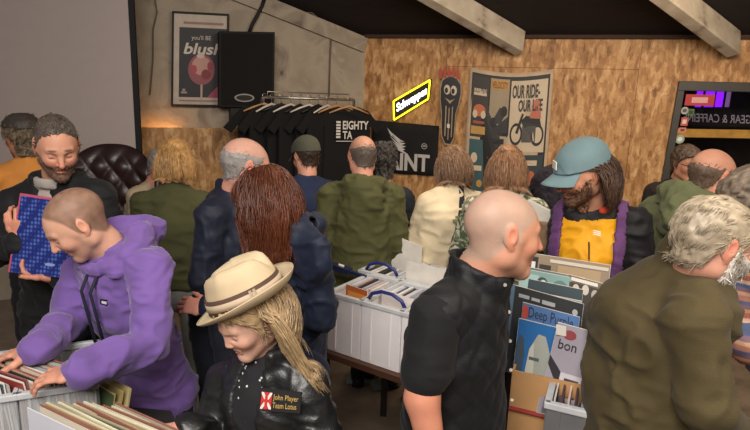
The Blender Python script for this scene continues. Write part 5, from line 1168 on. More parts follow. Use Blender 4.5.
# patch on the jacket
jk = [c for c in P['root'].children if c.name.startswith('leather_jacket')][0]
h4 = [hit(jk, *a_, .004) for a_ in ((266, 392), (300, 396), (299, 413), (265, 410), (282, 402), (275, 396), (290, 408))]; pc_ = sum(h4) / 7
_n = np.linalg.svd(np.array(h4) - pc_)[2][2]; _n = _n if _n @ ray(280, 400) < 0 else -_n; mxo = max((h - pc_) @ _n for h in h4)
qk = Q(*[PL(x_, y_, pc_ + _n * (mxo + .002), _n) for x_, y_ in ((261, 391), (300, 395), (299, 412), (259, 409))])
def surf(P, q, name, items, texts): pass
pt = bpy.data.objects.new('badge_patch', None); COL.objects.link(pt); pt.parent = P['root']; pt.location = [float(x) for x in (qk.at(.5, .5) - np.array(P['root'].location))]
b = MB(); b.prism(qk.poly(rect(-.04, -.1, 1.02, 1.1), -.001), qk.n, .012); b.build('patch', mat('patch_black', '#141214'), P['root'])
bpy.data.objects.remove(pt)
fl_ = [(rect(.03, .03, .3, .97), P_('#b8322c')), ([(.03, .03), (.08, .03), (.3, .88), (.3, .97), (.25, .97), (.03, .12)], P_('#dcd4cc')), ([(.3, .03), (.25, .03), (.03, .88), (.03, .97), (.08, .97), (.3, .12)], P_('#dcd4cc')), (rect(.03, .42, .3, .58), P_('#b8322c')), (rect(.13, .03, .2, .97), P_('#b8322c'))]
marks('flag', qk, fl_, P['root'], .0005)
b = MB(); put_text(b, 'John Player', qk, .33, .1, .97, .5, off=.0012); put_text(b, 'Team Lotus', qk, .33, .56, .93, .88, off=.0012); b.build('lettering', P_('#c0a058'), P['root'])
# zip
b = MB(); b.tube([hit(jk, 251, 395), hit(jk, 247, 405), hit(jk, 245, 415), hit(jk, 246, 426)], .0022, 6); b.build('zip', mat('brass', '#b89a5c', metal=.8, rough=.35), P['root'], smooth=True)
# hat: own frame
hs_ = .96; HM = rotm(132, 10, 0) @ np.array(Matrix.Rotation(R_(0), 3, 'Y')); hcen = hc + P['M'] @ V(0, -.008, .052) 
hx = unit(Wp(290, 285, 1.40) - Wp(205, 318, 1.42)); hup = unit(Wp(238, 262, 1.44) - Wp(252, 312, 1.42)); hup = unit(hup - hx * (hup @ hx) + V(0, -.18, 0)); hx = unit(hx - hup * (hx @ hup)); hy = np.cross(hup, hx)
hcen = Wp(248, 299, 1.475)
T = lambda x, y, z: hcen + hx * x + hy * y + hup * z
nu = 72; prof = [(.000, .108), (.03, .112), (.055, .114), (.072, .111), (.081, .102), (.087, .082), (.091, .055), (.094, .026), (.096, .01), (.101, .0), (.112, -.003), (.124, -.002), (.134, .003), (.140, .010), (.141, .013), (.133, .007), (.112, .001), (.094, .0), (.089, .02), (.081, .07)]
vs = []; fs = []
for i in range(nu):
    a = 2 * math.pi * i / nu; ca_, sa_ = math.cos(a), math.sin(a)
    for j, (r_, z_) in enumerate(prof):
        ex_ = 1.16 if r_ < .1 else 1.1; x = ca_ * r_ * ex_; y = sa_ * r_ * .98
        if r_ > .1: z_ += .028 * (abs(sa_) ** 2) * ((r_ - .1) / .05) * .6 - .02 * (ca_ < 0) * abs(ca_) * (r_ - .1) / .05 + (.03 * ca_ * (ca_ > 0)) * (r_ - .1) / .05
        if z_ > .06: z_ += -.030 * math.exp(-(y / .02) ** 2) * min(1, (z_ - .06) / .04) - .012 * (ca_ < -.3) * (x / -.08 if x < 0 else 0)
        if z_ > .04 and x < -.03: y *= 1 - .22 * min(1, (-x - .03) / .06)
        vs.append(T(x, y, z_))
m_ = len(prof)
fs = [(i * m_ + j, ((i + 1) % nu) * m_ + j, ((i + 1) % nu) * m_ + j + 1, i * m_ + j + 1) for i in range(nu) for j in range(m_ - 1)]
def weave():
    m = mat('straw', '#c0ad8c', rough=.75, var=.06, vscale=20); nt = m.node_tree; N = nt.nodes; L = nt.links
    tc = N.new('ShaderNodeTexCoord'); w_ = N.new('ShaderNodeTexWave'); w_.inputs['Scale'].default_value = 120; w_.inputs['Distortion'].default_value = 1; L.new(tc.outputs['Object'], w_.inputs[0]); bp = N.new('ShaderNodeBump'); bp.inputs['Strength'].default_value = .3; bp.inputs['Distance'].default_value = .002; L.new(w_.outputs['Fac'], bp.inputs['Height']); L.new(bp.outputs[0], N['Principled BSDF'].inputs['Normal']); return m
hat = mk('straw_hat', vs, np.array(fs), weave(), P['root'])
def bandring(z0, z1, k, m, nm):
    vs = []; 
    for i in range(nu):
        a = 2 * math.pi * i / nu
        for z_, kk in ((z0, k), (z1, k - .0015), (z1, k - .006), (z0, k - .006)):
            r_ = .097 - .09 * z_; vs.append(T(math.cos(a) * (r_ * 1.16 + kk), math.sin(a) * (r_ * .98 + kk), z_))
    fs = [(i * 4 + j, ((i + 1) % nu) * 4 + j, ((i + 1) % nu) * 4 + (j + 1) % 4, i * 4 + (j + 1) % 4) for i in range(nu) for j in range(4)]
    return mk(nm, vs, np.array(fs), m, P['root'])
BRN = mat('hat_ribbon_brown', '#4a3428', rough=.8); CRM = mat('hat_ribbon_cream', '#ad9b84', rough=.8)
bandring(.006, .048, .0035, BRN, 'hat_band'); bandring(.018, .037, .005, CRM, 'hat_band_stripe')
b = MB(); a_ = R_(-62)
for da, ww in ((0, .004), (.1, .004)):
    a = a_ + da; p0 = T(math.cos(a) * .118, math.sin(a) * .1, .004); p1 = T(math.cos(a) * .113, math.sin(a) * .096, .044); b.bar(p0, p1, .006, .006)
b.build('band_bow', CRM, P['root'])
# 4 man in quilted gilet ---------------------------------------------------
hc = Wp(503, 233, 1.47)
J = joints(hc, -88, lean=5, sw=.19, arms='down', scale=1.0)
J['nb'] = Wp(474, 285, 1.50); J['ch'] = Wp(456, 345, 1.50); J['pv'] = Wp(452, 468, 1.52)
J['sR'] = Wp(434, 318, 1.36); J['sL'] = Wp(482, 312, 1.66); J['eR'] = Wp(422, 398, 1.31); J['wR'] = Wp(436, 470, 1.27); J['eL'] = Wp(478, 380, 1.76); J['wL'] = Wp(488, 440, 1.74)
J['rt'] = unit((J['sR'] - J['sL']) * V(1, 1, 0)); J['up'] = unit(J['nb'] - J['pv']); J['tf'] = unit(np.cross(J['up'], J['rt'])); J['fw'] = unit(J['tf'] * V(1, 1, 0))
for k in 'LR': J['h' + k] = J['pv'] + J['rt'] * (.09 if k == 'R' else -.09) - V(0, 0, .03); J['a' + k] = J['h' + k] * V(1, 1, 0) + V(0, 0, .09); J['k' + k] = (J['h' + k] + J['a' + k]) / 2
fa = F(np.minimum(J['eR'], J['wR']) - .1, np.maximum(J['sR'], J['wR']) + .1, .006); fa.seg(J['sR'], J['eR'], .052, .042); fa.seg(J['eR'], J['wR'], .045, .03, k=.02); fmesh = fa.mesh()
P = person('bald older person in black quilted gilet and t-shirt, facing right in the foreground', hc, 0, head=(-80, 6, -4), hs=1.01, tone='#c08a70', J=J, copt=dict(scalp=.75, scalp_col='#9c8c7e', stubble=.2, stub_col='#a09080', red=.5), hands=[fmesh, relhand(J, 'R'), relhand(J, 'L')], hopt=dict(h=.003, neck=.062))
hair(P, mat('hair_white_crop', '#b3a598', rough=.7), t=-.0015, noise=.001, furk=dict(n=6000, length=.006, lift=.8, comb=(0, -.5, -.5), rad=.0006), top=None, up=.004)
GIL = CL_('black_quilt', '#121316', rough=.6, bump=.25)
def quilt(P_w, N_):
    a = (P_w @ J['tf']); z = P_w[:, 2]; c = P_w @ J['rt']; s_ = np.where(np.abs(N_ @ J['rt']) > .6, a, c)
    q = np.abs(np.sin((s_ + z * .8) * 44)) * np.abs(np.sin((s_ - z * .8) * 44)); return .006 * np.sqrt(q) - .003 + wrinkle(.005, 31)(P_w, N_)
o = finish(P, GIL, 'quilted_gilet', DENIM, collar=(.075, .065, .014), thick=.025, h=.0075, hem=.12, sleeve=0, disp=quilt, belly=.015, shoulder=1.0)
put(P, 't_shirt', garment(J, thick=.018, sleeve=(.34, .34), hem=.02, h=.008, amp=.004, sleeve_r=.92, seed=33), CL_('black_tee', '#141416'))
for i, (x, y) in enumerate(((507, 285), (511, 312), (512, 341), (513, 370), (514, 400))):
    p = hit(o, x - 2, y, .0); b = MB(); b.tube([p, p - unit(ray(x, y)) * .004], [.006, .005], 10); b.build('snap_button', mat('snap', '#6c6862', metal=.7, rough=.4), P['root'])
# 5 olive jacket grey beard ------------------------------------------------
hc = Wp(712, 243, 1.44)
J = joints(hc, -60, lean=14, sw=.2, arms='fwd')
J['nb'] = Wp(689, 278, 1.50); J['ch'] = Wp(655, 330, 1.50); J['pv'] = Wp(640, 445, 1.48)
J['sR'] = Wp(694, 320, 1.31); J['sL'] = Wp(618, 308, 1.62); J['eR'] = Wp(708, 410, 1.24); J['wR'] = Wp(745, 455, 1.40); J['eL'] = Wp(600, 390, 1.68); J['wL'] = Wp(600, 430, 1.72)
J['rt'] = unit((J['sR'] - J['sL']) * V(1, 1, 0)); J['up'] = unit(J['nb'] - J['pv']); J['tf'] = unit(np.cross(J['up'], J['rt'])); J['fw'] = unit(J['tf'] * V(1, 1, 0))
for k in 'LR': J['h' + k] = J['pv'] + J['rt'] * (.09 if k == 'R' else -.09) - V(0, 0, .03); J['a' + k] = J['h' + k] * V(1, 1, 0) + V(0, 0, .09); J['k' + k] = (J['h' + k] + J['a' + k]) / 2
P = person('older person with swept grey hair and white beard in a brown-olive field jacket', hc, 0, head=(-82, 14, 2), hs=1.0, tone='#cb937c', J=J, copt=dict(stubble=.9, stub_col='#b8b0a6', red=.6, brow='#a89c90', brow_a=.5), hands=[relhand(J, 'R'), relhand(J, 'L')], hopt=dict(h=.003))
OLV = CL_('field_olive', '#4b4128', rough=.85, sheen=.05)
finish(P, OLV, 'field_jacket', DARKTR, collar=(.08, .088, .016), thick=.024, h=.008, amp=.013, hem=.2, seed=41, bw=1.17, wsc=.8, belly=.02)
hair(P, HWH, t=.007, noise=.004, furk=dict(n=7000, length=.035, lift=.03, comb=lambda p: np.stack([p[:, 0] * 2, -1 - 0 * p[:, 0], -.5 - 4 * (p[:, 1] < -.03) * .3 + 0 * p[:, 0]], 1), jit=.09, rad=.0008))
rg2 = lambda X, Y, Z: np.maximum(np.maximum(Z + np.interp(np.abs(X), [0, .03, .055, .08], [.05, .045, .03, .0]), .008 - Y), -(np.sqrt((X / .024) ** 2 + ((Z + .063) / .008) ** 2) - 1) * .01)
hair(P, mat('beard_white', '#cfc8be', rough=.6, var=.2, vscale=80, bump=.5, bscale=300), nm='beard', t=.009, noise=.003, region=rg2, furk=dict(n=2400, length=.025, comb=(0, .3, -1), lift=.4))
# 6 cap man in yellow and black --------------------------------------------
hc = Wp(582, 173, 2.3)
J = joints(hc, 166, lean=7, sw=.19, arms='fwd')
J['nb'] = Wp(590, 212, 2.36); J['ch'] = Wp(590, 250, 2.36); J['pv'] = Wp(592, 330, 2.40); J['sL'] = Wp(634, 222, 2.32); J['sR'] = Wp(566, 218, 2.42); J['eL'] = Wp(640, 290, 2.26); J['wL'] = Wp(610, 300, 2.1); J['eR'] = Wp(558, 268, 2.36); J['wR'] = Wp(560, 285, 2.2)
J['rt'] = unit((J['sR'] - J['sL']) * V(1, 1, 0)); J['up'] = unit(J['nb'] - J['pv']); J['tf'] = unit(np.cross(J['up'], J['rt']))
P = person('person in a faded teal baseball cap and yellow-fronted black jacket with purple straps', hc, 0, head=(104, 20, -3), hs=1.04, tone='#c08a6e', J=J, copt=dict(stubble=.9, stub_col='#4a3628', red=.3, brow='#4a3628'), hands=[relhand(J, 'R'), relhand(J, 'L')])
finish(P, CL_('black_shell', '#151417', rough=.6), 'jacket', DARKTR, thick=.021, h=.009, amp=.009, hem=.1, seed=51, hood=.95)
yv, yf = garment(J, thick=.024, h=.009, sleeve=0, hem=.1, seed=51, amp=.009)
u_ = (yv - J['nb']) @ J['rt']; w_ = (yv - J['nb']) @ J['tf']; zz = (yv - J['nb']) @ J['up']
kp = (np.abs(u_) < .115 + .1 * np.maximum(0, -zz - .1)) & (w_ > .0) & (zz < -.0)
fk = kp[yf].all(1)
def sub_mesh(v, f, keep, th=.006):
    f = f[keep]; u, inv = np.unique(f, return_inverse=True); return v[u], inv.reshape(-1, 4)
o = mk('yellow_front', *sub_mesh(yv + J['tf'] * .006, yf, fk), CL_('yellow_shell', '#d99a12', rough=.6), P['root']); s_ = o.modifiers.new('s', 'SOLIDIFY'); s_.thickness = .006
for k, sgn in (('L', 1), ('R', -1)):
    fkk = ((u_ * -sgn > .1) & (u_ * -sgn < .145) & (zz > -.42))[yf].all(1) & ((w_ > -.12)[yf].all(1)); o = mk('backpack_strap', *sub_mesh(yv + J['tf'] * .008, yf, fkk), CL_('purple_strap', '#5f3c68'), P['root']); s_ = o.modifiers.new('s', 'SOLIDIFY'); s_.thickness = .012; s_.offset = 1
g = F(J['nb'] - .3, J['nb'] + .3, .012); g.eseg(J['ch'] - J['tf'] * .2 + V(0, 0, .12), J['ch'] - J['tf'] * .22 - V(0, 0, .25), J['rt'], (.13, .08), (.14, .1)); bv, bf = g.mesh(); mk('backpack', bv, bf, MATS['cloth_purple_strap'], P['root'])
b = MB(); p_ = J['nb'] + J['tf'] * .155; b.tube([p_ - J['up'] * .08, p_ + J['tf'] * .018 - J['up'] * .25, p_ + J['tf'] * .02 - J['up'] * .45], .003, 6); b.build('zip', mat('zip_dark', '#2a2018'), P['root'])
qg = Q(Wp(593, 230, 2.17), Wp(601, 231, 2.17), Wp(601, 237, 2.17), Wp(593, 236, 2.17)); b = MB()
for k_ in range(3): b.prism(qg.poly([(.0, .3 * k_), (.95, .28 * k_ + .1), (.95, .28 * k_ + .3), (.0, .3 * k_ + .12)], 0), qg.n, .002)
b.build('logo', P_('#e8e0d0'), P['root'])
TEAL = CL_('faded_teal', '#6a8287', rough=.95, bump=.3)
cap_mesh(P, TEAL); 
qc = P['toW'](V(.0, .0, 0))
b = MB(); qq = Q(*(P['toW'](np.array(x)) for x in ((.03, .098, .085), (-.012, .108, .085), (-.012, .116, .055), (.034, .104, .055)))); b.prism(qq.poly(rect(0, 0, 1, 1), .0), qq.n, .004); b.build('cap_badge', OFFW, P['root'])
drape(P, HCAP, n=1500, base=False, length=.2, rad=.001, fy=-.005, zmax=.25, wave=.006, seed=6, body=.15, front=-.3)
hair(P, HCAP, nm='beard', t=-.001, noise=0, region=rg, furk=dict(n=4000, length=.014, comb=(0, .3, -1), lift=.7, rad=.0009))
g = F(J['nb'] - .2, J['nb'] + .2, .008); cr = [J['nb'] + J['rt'] * math.cos(a) * .082 + J['tf'] * math.sin(a) * .08 + J['up'] * .03 for a in np.linspace(R_(130), R_(330), 9)]; g.chain(cr, [.016] * 9); v, f = g.mesh(); put(P, 'hood_lining', (v, f), CL_('orange_red', '#c8442c'))
# 7 auburn haired woman in navy coat ---------------------------------------
hc = Wp(266, 202, 2.02)
P = person('person with long auburn hair in a navy hooded coat, behind the straw hat', hc, 40, head=(8, 18, 0), hs=1.0, tone='#cc9a84', lean=10, sw=.165, scale=.95, arms=('fwd', 'fwd'), hopt=dict(fem=True, neck=.048), nb=Wp(284, 232, 2.06), sR=Wp(312, 256, 1.98), sL=Wp(256, 250, 2.2), eR=Wp(322, 318, 1.98), wR=Wp(285, 335, 2.2), eL=Wp(235, 290, 2.25), wL=Wp(205, 308, 2.22), pv=Wp(285, 345, 2.08), ch=Wp(285, 285, 2.09))
J = P['J']; NAV = CL_('navy_coat', '#1a2133', rough=.6, sheen=.05)
mk('hand', *hand_mesh(J['wL'], unit(V(-.8, .1, .1)), unit(V(.1, .6, -.6)), -1, s=.92, fore=J['eL'] * .4 + J['wL'] * .6), SKINM, P['root'], colors=np.tile(lin('#cc8a78'), (len(hand_mesh(J['wL'], unit(V(-.8, .1, .1)), unit(V(.1, .6, -.6)), -1, s=.92, fore=J['eL'] * .4 + J['wL'] * .6)[0]), 1)))
finish(P, NAV, 'hooded_coat', CL_('navy_trousers', '#1c2238'), thick=.024, h=.009, amp=.011, hem=.3, seed=61, hood=1.1, bw=1.0)
drape(P, HRED, n=3000, length=.30, rad=.001, wave=.004, seed=7, body=.16, vol=.02)
# 8 man in navy jacket, bald on top ----------------------------------------
hc = Wp(246, 166, 2.55)
P = person('person with cropped grey hair in a navy jacket, beside the auburn haired one', hc, -42, head=(-18, 12, 0), hs=1.08, tone='#cf9580', lean=10, arms='fwd', sw=.19, copt=dict(scalp=.35, scalp_col='#a09488', red=.6), nb=Wp(234, 196, 2.6), sR=Wp(212, 216, 2.45), sL=Wp(250, 208, 2.72), ch=Wp(228, 240, 2.6), pv=Wp(222, 320, 2.6), eR=Wp(204, 280, 2.42), wR=Wp(225, 318, 2.45))
J = P['J']
finish(P, CL_('navy_harrington', '#1c2130', rough=.6), 'jacket', CL_('dark_jeans', '#20242e'), thick=.026, h=.011, amp=.009, hem=.1, seed=71, collar=(.085, .05, .013))
hair(P, HG, t=.006, noise=.002, top=.06, furk=dict(n=3500, length=.014, rad=.001))
# 9 blonde woman in olive jumper -------------------------------------------
hc = Wp(175, 162, 3.15)
P = person('person with a blond bob and olive green jumper, seen from behind', hc, 8, head=(25, 14, 0), hs=1.0, tone='#d0a08a', lean=8, sw=.17, arms='fwd', hopt=dict(fem=True, neck=.048), scale=1.02)
finish(P, CL_('olive_knit', '#47472c', rough=.95, bscale=120), 'jumper', GREYTR, thick=.024, h=.011, amp=.01, hem=.02, seed=81, bw=1.0)
drape(P, mat('hair_golden', '#b48a54', rough=.45, var=.3, vscale=40), n=3500, length=.165, rad=.001, wave=.002, seed=8, vol=.01)
# 10 beige coat behind ------------------------------------------------------
hc = Wp(153, 167, 4.05) + V(0.03, .1, -.02)
P = person('person in a beige coat with grey hair, half hidden by the blond one', hc, 250, head=(-10, 15, 0), hs=1.05, tone='#c48a74', lean=20, sw=.17, arms='fwd', copt=dict(red=.6))
finish(P, CL_('beige_coat', '#a3937a'), 'coat', DARKTR, thick=.021, h=.013, hem=.2, seed=91)
hair(P, HG, t=.012)
# 11 orange jacket ----------------------------------------------------------
hc = Wp(22, 138, 3.35)
P = person('person in an orange jacket with curly grey-brown hair at the far left', hc, 48, head=(10, 5, 0), hs=1.06, tone='#a87058', lean=12, sw=.19, arms='fwd')
finish(P, CL_('orange_jacket', '#c4813c'), 'jacket', DARKTR, thick=.025, h=.012, hem=.1, seed=101, collar=(.085, .03, .014))
hair(P, mat('hair_curly_grey', '#6a5c48', rough=.6, var=.5, vscale=60), t=.014, noise=.016, low=.02)
v, f = hair_shell(P['g'], P['base'], t=.02, noise=.002, region=lambda X, Y, Z: (.06 - Z + .1 * Y)); put(P, 'dark_hair_top', (v, f), mat('hair_crown', '#3a332e', rough=.6), True)
# 12 cap and navy shirt -----------------------------------------------------
hc = Wp(306, 157, 3.72)
P = person('person in a grey-green cap and navy shirt facing the t-shirts', hc, 10, head=(28, 16, 0), hs=1.03, tone='#c89078', lean=7, sw=.185, arms='down', copt=dict(scalp=.7, scalp_col='#5a4a3e'))
finish(P, CL_('navy_shirt', '#232c47'), 'shirt', DARKTR, thick=.022, h=.012, hem=.1, seed=111, collar=(.07, .03, .012), bw=1.04)
cap_mesh(P, CL_('grey_green_cap', '#4c4d40')); hair(P, HB, t=.006, noise=.003)
# 13 olive jacket centre ----------------------------------------------------
hc = Wp(362, 157, 3.3); J = joints(hc, 4, lean=5, sw=.2, arms='down')
J['ftL'] = unit(V(-1, -.1, 0)); J['ftR'] = unit(V(-.9, -.4, 0)); J['aL'] = G(368, 382, 0) + V(0, 0, .09); J['aR'] = G(392, 386, 0) + V(0.0, 0, .09)
J['kL'] = (J['hL'] + J['aL']) / 2; J['kR'] = (J['hR'] + J['aR']) / 2
P = person('balding person in an olive green hooded jacket with back turned, centre of the hall', hc, 4, head=(16, 14, 0), hs=1.05, tone='#c88e76', J=J, copt=dict(red=.6, scalp=.35, scalp_col='#8a7a6c'), hands=[relhand(J, 'L'), relhand(J, 'R')])
finish(P, CL_('olive_parka', '#4a4a2a', rough=.75, sheen=.05), 'hooded_jacket', DARKTR, shoes=SH1, thick=.024, h=.010, hem=.13, amp=.012, seed=121, hood=.95, bw=1.08)
hair(P, mat('hair_fringe', '#5c5048', rough=.6), t=.006, noise=.002, top=.055, furk=dict(n=3500, length=.014, rad=.0011))
# 14 dark curly hair behind -------------------------------------------------
hc = Wp(383, 163, 3.75)
P = person('person with bushy dark grey hair in a dark coat, beyond the olive hooded jacket', hc, 0, head=(0, 15, 0), hs=1.02, tone='#c08a74', lean=8, sw=.17, arms='down', hopt=dict(fem=True))
finish(P, CL_('dark_coat', '#22252e'), 'coat', DARKTR, thick=.021, h=.013, hem=.2, seed=131)
hair(P, mat('hair_dark_grey', '#3d3936', rough=.7, var=.5, vscale=70), t=.018, noise=.018, low=.04)
# 15 cream top woman --------------------------------------------------------
hc = Wp(452, 166, 3.4)
P = person('person with long blond-brown hair in a cream top with a dark strap', hc, 14, head=(10, 22, 8), hs=.95, tone='#d0a08a', lean=14, side=6, sw=.165, arms='fwd', hopt=dict(fem=True, neck=.048), scale=1.0, pv=Wp(430, 262, 3.3), kL=Wp(424, 262, 3.3) * V(1, 1, 0) + V(0, 0, .5), kR=Wp(438, 262, 3.3) * V(1, 1, 0) + V(0, 0, .5), aL=Wp(422, 262, 3.3) * V(1, 1, 0) + V(0, 0, .09), aR=Wp(440, 262, 3.3) * V(1, 1, 0) + V(0, 0, .09), hL=Wp(424, 262, 3.3), hR=Wp(438, 262, 3.3))
J = P['J']
finish(P, CL_('cream_top', '#d6c6a6'), 'top', BLK, thick=.025, h=.011, hem=.03, amp=.011, seed=141, bw=1.12)
drape(P, HLB, n=2200, length=.23, rad=.0011, wave=.005, seed=12, vol=.004, body=.15)
nb_, pv_, rt_, tf_ = J['nb'], J['pv'], J['rt'], J['tf']; b = MB(); tp = [c for c in P['root'].children if c.name.startswith('top')][0]
pts = [hit(tp, *q, .004) for q in ((461, 186), (462, 200), (461, 214), (458, 228), (453, 244))]
for a, c in zip(pts[:-1], pts[1:]): b.bar(a, c + (c - a) * .1, .032, .006, up=-tf_)
tag(b.build('bag_strap', mat('strap_dark', '#1c1d26')), 'dark shoulder strap across the back of the cream top', 'strap')
b = MB()
for i in range(6): 
    a = i * 1.05; p = nb_ - tf_ * .178 - J['up'] * .16 - rt_ * .02 + rt_ * .03 * math.cos(a) + J['up'] * .022 * math.sin(a); b.box(p, (.014, .004, .008), rt_, tf_, J['up'])
b.build('embroidery', P_('#7a8460'), P['root'])
# 16 brown hair, green and white floral ------------------------------------
hc = Wp(507, 169, 3.0)
P = person('person with shoulder-length brown hair in a green and white patterned top', hc, -6, head=(-4, 16, 0), hs=.97, tone='#cc9a84', lean=10, sw=.17, arms='fwd', hopt=dict(fem=True, neck=.048))
def floral():
    m = mat('floral', '#b5ab98', rough=.9); nt = m.node_tree; N = nt.nodes; L = nt.links; b = N['Principled BSDF']; tc = N.new('ShaderNodeTexCoord'); n = N.new('ShaderNodeTexNoise'); n.inputs['Scale'].default_value = 14; n.inputs['Detail'].default_value = 3; n.inputs['Distortion'].default_value = 3; L.new(tc.outputs['Object'], n.inputs[0])
    r_ = N.new('ShaderNodeValToRGB'); L.new(n.outputs['Fac'], r_.inputs[0]); e = r_.color_ramp.elements; e[0].position = .42; e[0].color = lin('#44523a') + [1]; e[1].position = .58; e[1].color = lin('#c9bfae') + [1]; x = e.new(.5); x.color = lin('#7c8466') + [1]; L.new(r_.outputs[0], b.inputs['Base Color']); return m
finish(P, floral(), 'patterned_top', DARKTR, thick=.028, h=.011, hem=.1, seed=151, bw=1.0)
drape(P, mat('hair_mid_brown', '#8a6446', rough=.45, var=.3, vscale=40), n=2200, length=.2, rad=.0011, wave=.003, seed=14, vol=.004)
J = P['J']; qh2 = Q(Wp(529, 199, 2.72), Wp(556, 213, 2.66), Wp(541, 236, 2.66), Wp(520, 222, 2.72)); r = empty('record_sleeve', qh2.at(.5, 1), 'white square sleeve tilted in the hands of the person in the patterned top', 'record')
b = MB(); b.prism(qh2.poly(rect(0, 0, 1, 1), 0), qh2.n, .01); b.build('sleeve', OFFW, r); b = MB(); b.prism(qh2.poly(rect(.06, .06, .94, .94), .001), qh2.n, .001); b.build('cover', P_('#c4c0b4'), r); 
b = MB(); qq = Q(Wp(529, 222, 2.55), Wp(549, 224, 2.55), Wp(546, 252, 2.58), Wp(526, 248, 2.58)); b.prism(qq.poly(rect(0, 0, 1, 1), 0), qq.n, .03); tag(b.build('paper_bag', mat('brown_paper', '#94765a', rough=.7, var=.3, vscale=20), bevel=.006), 'brown paper bag held just below the tilted white sleeve', 'bag')
# 17 dark hooded figure bending --------------------------------------------
hc = Wp(553, 192, 3.35)
P = person('person in a dark hooded coat with head bowed, left of the teal cap', hc, 30, head=(0, 40, 0), hs=1.02, tone='#b08068', lean=34, sw=.19, arms='fwd')
DKH = CL_('charcoal_hood', '#26212a')
finish(P, DKH, 'hooded_coat', DARKTR, thick=.025, h=.012, hem=.2, seed=161)
v, f = hair_shell(P['g'], P['base'], t=.03, noise=.006, region=lambda X, Y, Z: np.maximum(Y - .085, -.16 - Z)); put(P, 'hood', (v, f), DKH, True)
# 18 olive green jacket right ----------------------------------------------
hc = Wp(712, 177, 2.52)
P = person('balding person in a washed green hooded jacket near the mirror', hc, -62, head=(-14, 14, 0), hs=1.06, tone='#c58a70', lean=14, sw=.19, arms='fwd', copt=dict(red=.7, scalp=.3, scalp_col='#7a6a5c'), nb=Wp(694, 203, 2.58), ch=Wp(684, 240, 2.6), sR=Wp(684, 226, 2.4), sL=Wp(656, 212, 2.72), pv=Wp(672, 310, 2.62))
finish(P, CL_('washed_green', '#5c6144'), 'hooded_jacket', DARKTR, thick=.024, h=.010, hem=.13, amp=.011, seed=171, hood=1.0, bw=1.12)
hair(P, mat('hair_short_brown', '#5c4a3c', rough=.6), t=.006, noise=.002, top=.045, furk=dict(n=3500, length=.014, rad=.0011))
# 19 glasses face at mirror -------------------------------------------------
hc = Wp(686, 164, 3.9)
P = person('person in glasses and dark clothes facing the camera by the mirror', hc, 185, head=(0, 4, 0), hs=1.0, tone='#b07c62', lean=2, sw=.17, arms='down', copt=dict(red=.4))
finish(P, CL_('dark_brown_top', '#241c1a'), 'top', DARKTR, thick=.028, h=.013, hem=.1, seed=181)
hair(P, mat('hair_dull_brown', '#4c3c30', rough=.6), t=.014, noise=.006)
b = MB(); 
for sx in (-1, 1):
    pts = [P['toW'](V(sx * .032 + .022 * math.cos(a), .098, .0 + .018 * math.sin(a))) for a in np.linspace(0, 2 * math.pi, 15)]; b.tube(pts, .0025, 6); b.tube([P['toW'](V(sx * .054, .098, .004)), P['toW'](V(sx * .08, .0, .01))], .002, 6)
b.build('glasses', BLACK, P['root'], smooth=True)
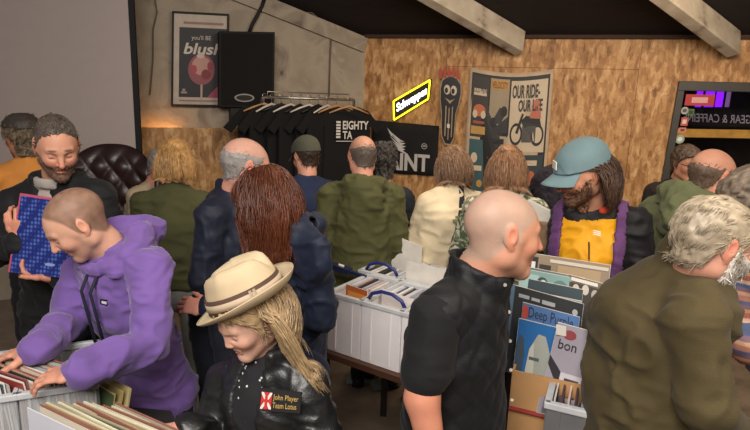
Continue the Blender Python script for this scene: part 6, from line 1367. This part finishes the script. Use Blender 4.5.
# 20 person at the right edge ----------------------------------------------
hc = Wp(757, 205, 1.95)
P = person('person cut off by the right edge, grey-brown hair and striped top', hc, 60, head=(10, 30, 0), hs=1.02, tone='#c48e74', lean=26, sw=.17, arms='fwd', hopt=dict(fem=True), nb=Wp(765, 240, 2.0), ch=Wp(768, 280, 2.02), pv=Wp(790, 350, 2.1), sL=Wp(742, 262, 2.0), sR=Wp(800, 262, 1.9), eL=Wp(738, 330, 1.95), wL=Wp(745, 350, 1.8))
def stripes():
    m = mat('striped_cloth', '#9a7468', rough=.9); nt = m.node_tree; N = nt.nodes; L = nt.links; b = N['Principled BSDF']; tc = N.new('ShaderNodeTexCoord'); sx = N.new('ShaderNodeSeparateXYZ'); L.new(tc.outputs['Object'], sx.inputs[0])
    mm = N.new('ShaderNodeMath'); mm.operation = 'MULTIPLY_ADD'; mm.inputs[1].default_value = 7.5; mm.inputs[2].default_value = .1; L.new(sx.outputs['Z'], mm.inputs[0]); fr = N.new('ShaderNodeMath'); fr.operation = 'FRACT'; L.new(mm.outputs[0], fr.inputs[0])
    r_ = N.new('ShaderNodeValToRGB'); r_.color_ramp.interpolation = 'CONSTANT'; L.new(fr.outputs[0], r_.inputs[0]); e = r_.color_ramp.elements; e[0].position = 0; e[0].color = lin('#a87464') + [1]; e[1].position = .9; e[1].color = lin('#5a5a78') + [1]
    for p, c in ((.14, '#c49a7c'), (.24, '#7c6474'), (.36, '#4c5c80'), (.46, '#c0a088'), (.56, '#9c5c50'), (.7, '#b08a60'), (.8, '#7a5a6c')): x = e.new(p); x.color = lin(c) + [1]
    L.new(r_.outputs[0], b.inputs['Base Color']); return m
finish(P, stripes(), 'striped_top', DARKTR, thick=.021, h=.01, hem=.1, seed=191, bw=1.05)
v, f = hair_shell(P['g'], P['base'], t=.02, noise=.008, low=.04); put(P, 'hair', (v, f), mat('hair_greying', '#6c5e50', rough=.6, var=.4, vscale=50), True)
# ------------------------------------------------------------------ light
def area(name, loc, size, e, col, target=None, sy=None):
    l = bpy.data.lights.new(name, 'AREA'); l.energy = e; l.size = size; l.color = col
    if sy: l.shape = 'RECTANGLE'; l.size_y = sy
    o = bpy.data.objects.new(name, l); COL.objects.link(o); o.location = loc
    t = Vector(target) if target is not None else Vector((loc[0], loc[1], 0)); o.rotation_euler = (t - Vector(loc)).to_track_quat('-Z', 'Y').to_euler(); return o
area('ceiling_lamp', (-.5, -.5, 3.2), 1.5, 120, (1, .93, .87), (-.3, 2.2, .9))
area('ceiling_lamp', (1.8, .8, 3.3), 1.2, 48, (1, .86, .7), (1.4, 2.6, .9))
area('ceiling_lamp', (.4, 3.3, 3.0), .9, 22, (1, .82, .62), (.6, 4.2, .8))
area('ceiling_lamp', (2.2, 3.6, 2.85), .8, 15, (1, .78, .55), (2.3, 4.8, 1.4))
w = bpy.data.worlds.new('world'); SC.world = w; w.use_nodes = True; bg = w.node_tree.nodes['Background']; bg.inputs[0].default_value = (.62, .55, .52, 1); bg.inputs[1].default_value = .2
SC.view_settings.view_transform = 'Standard'; SC.view_settings.look = 'None'; SC.view_settings.gamma = 1; SC.view_settings.use_curve_mapping = False; SC.view_settings.exposure = 0.15
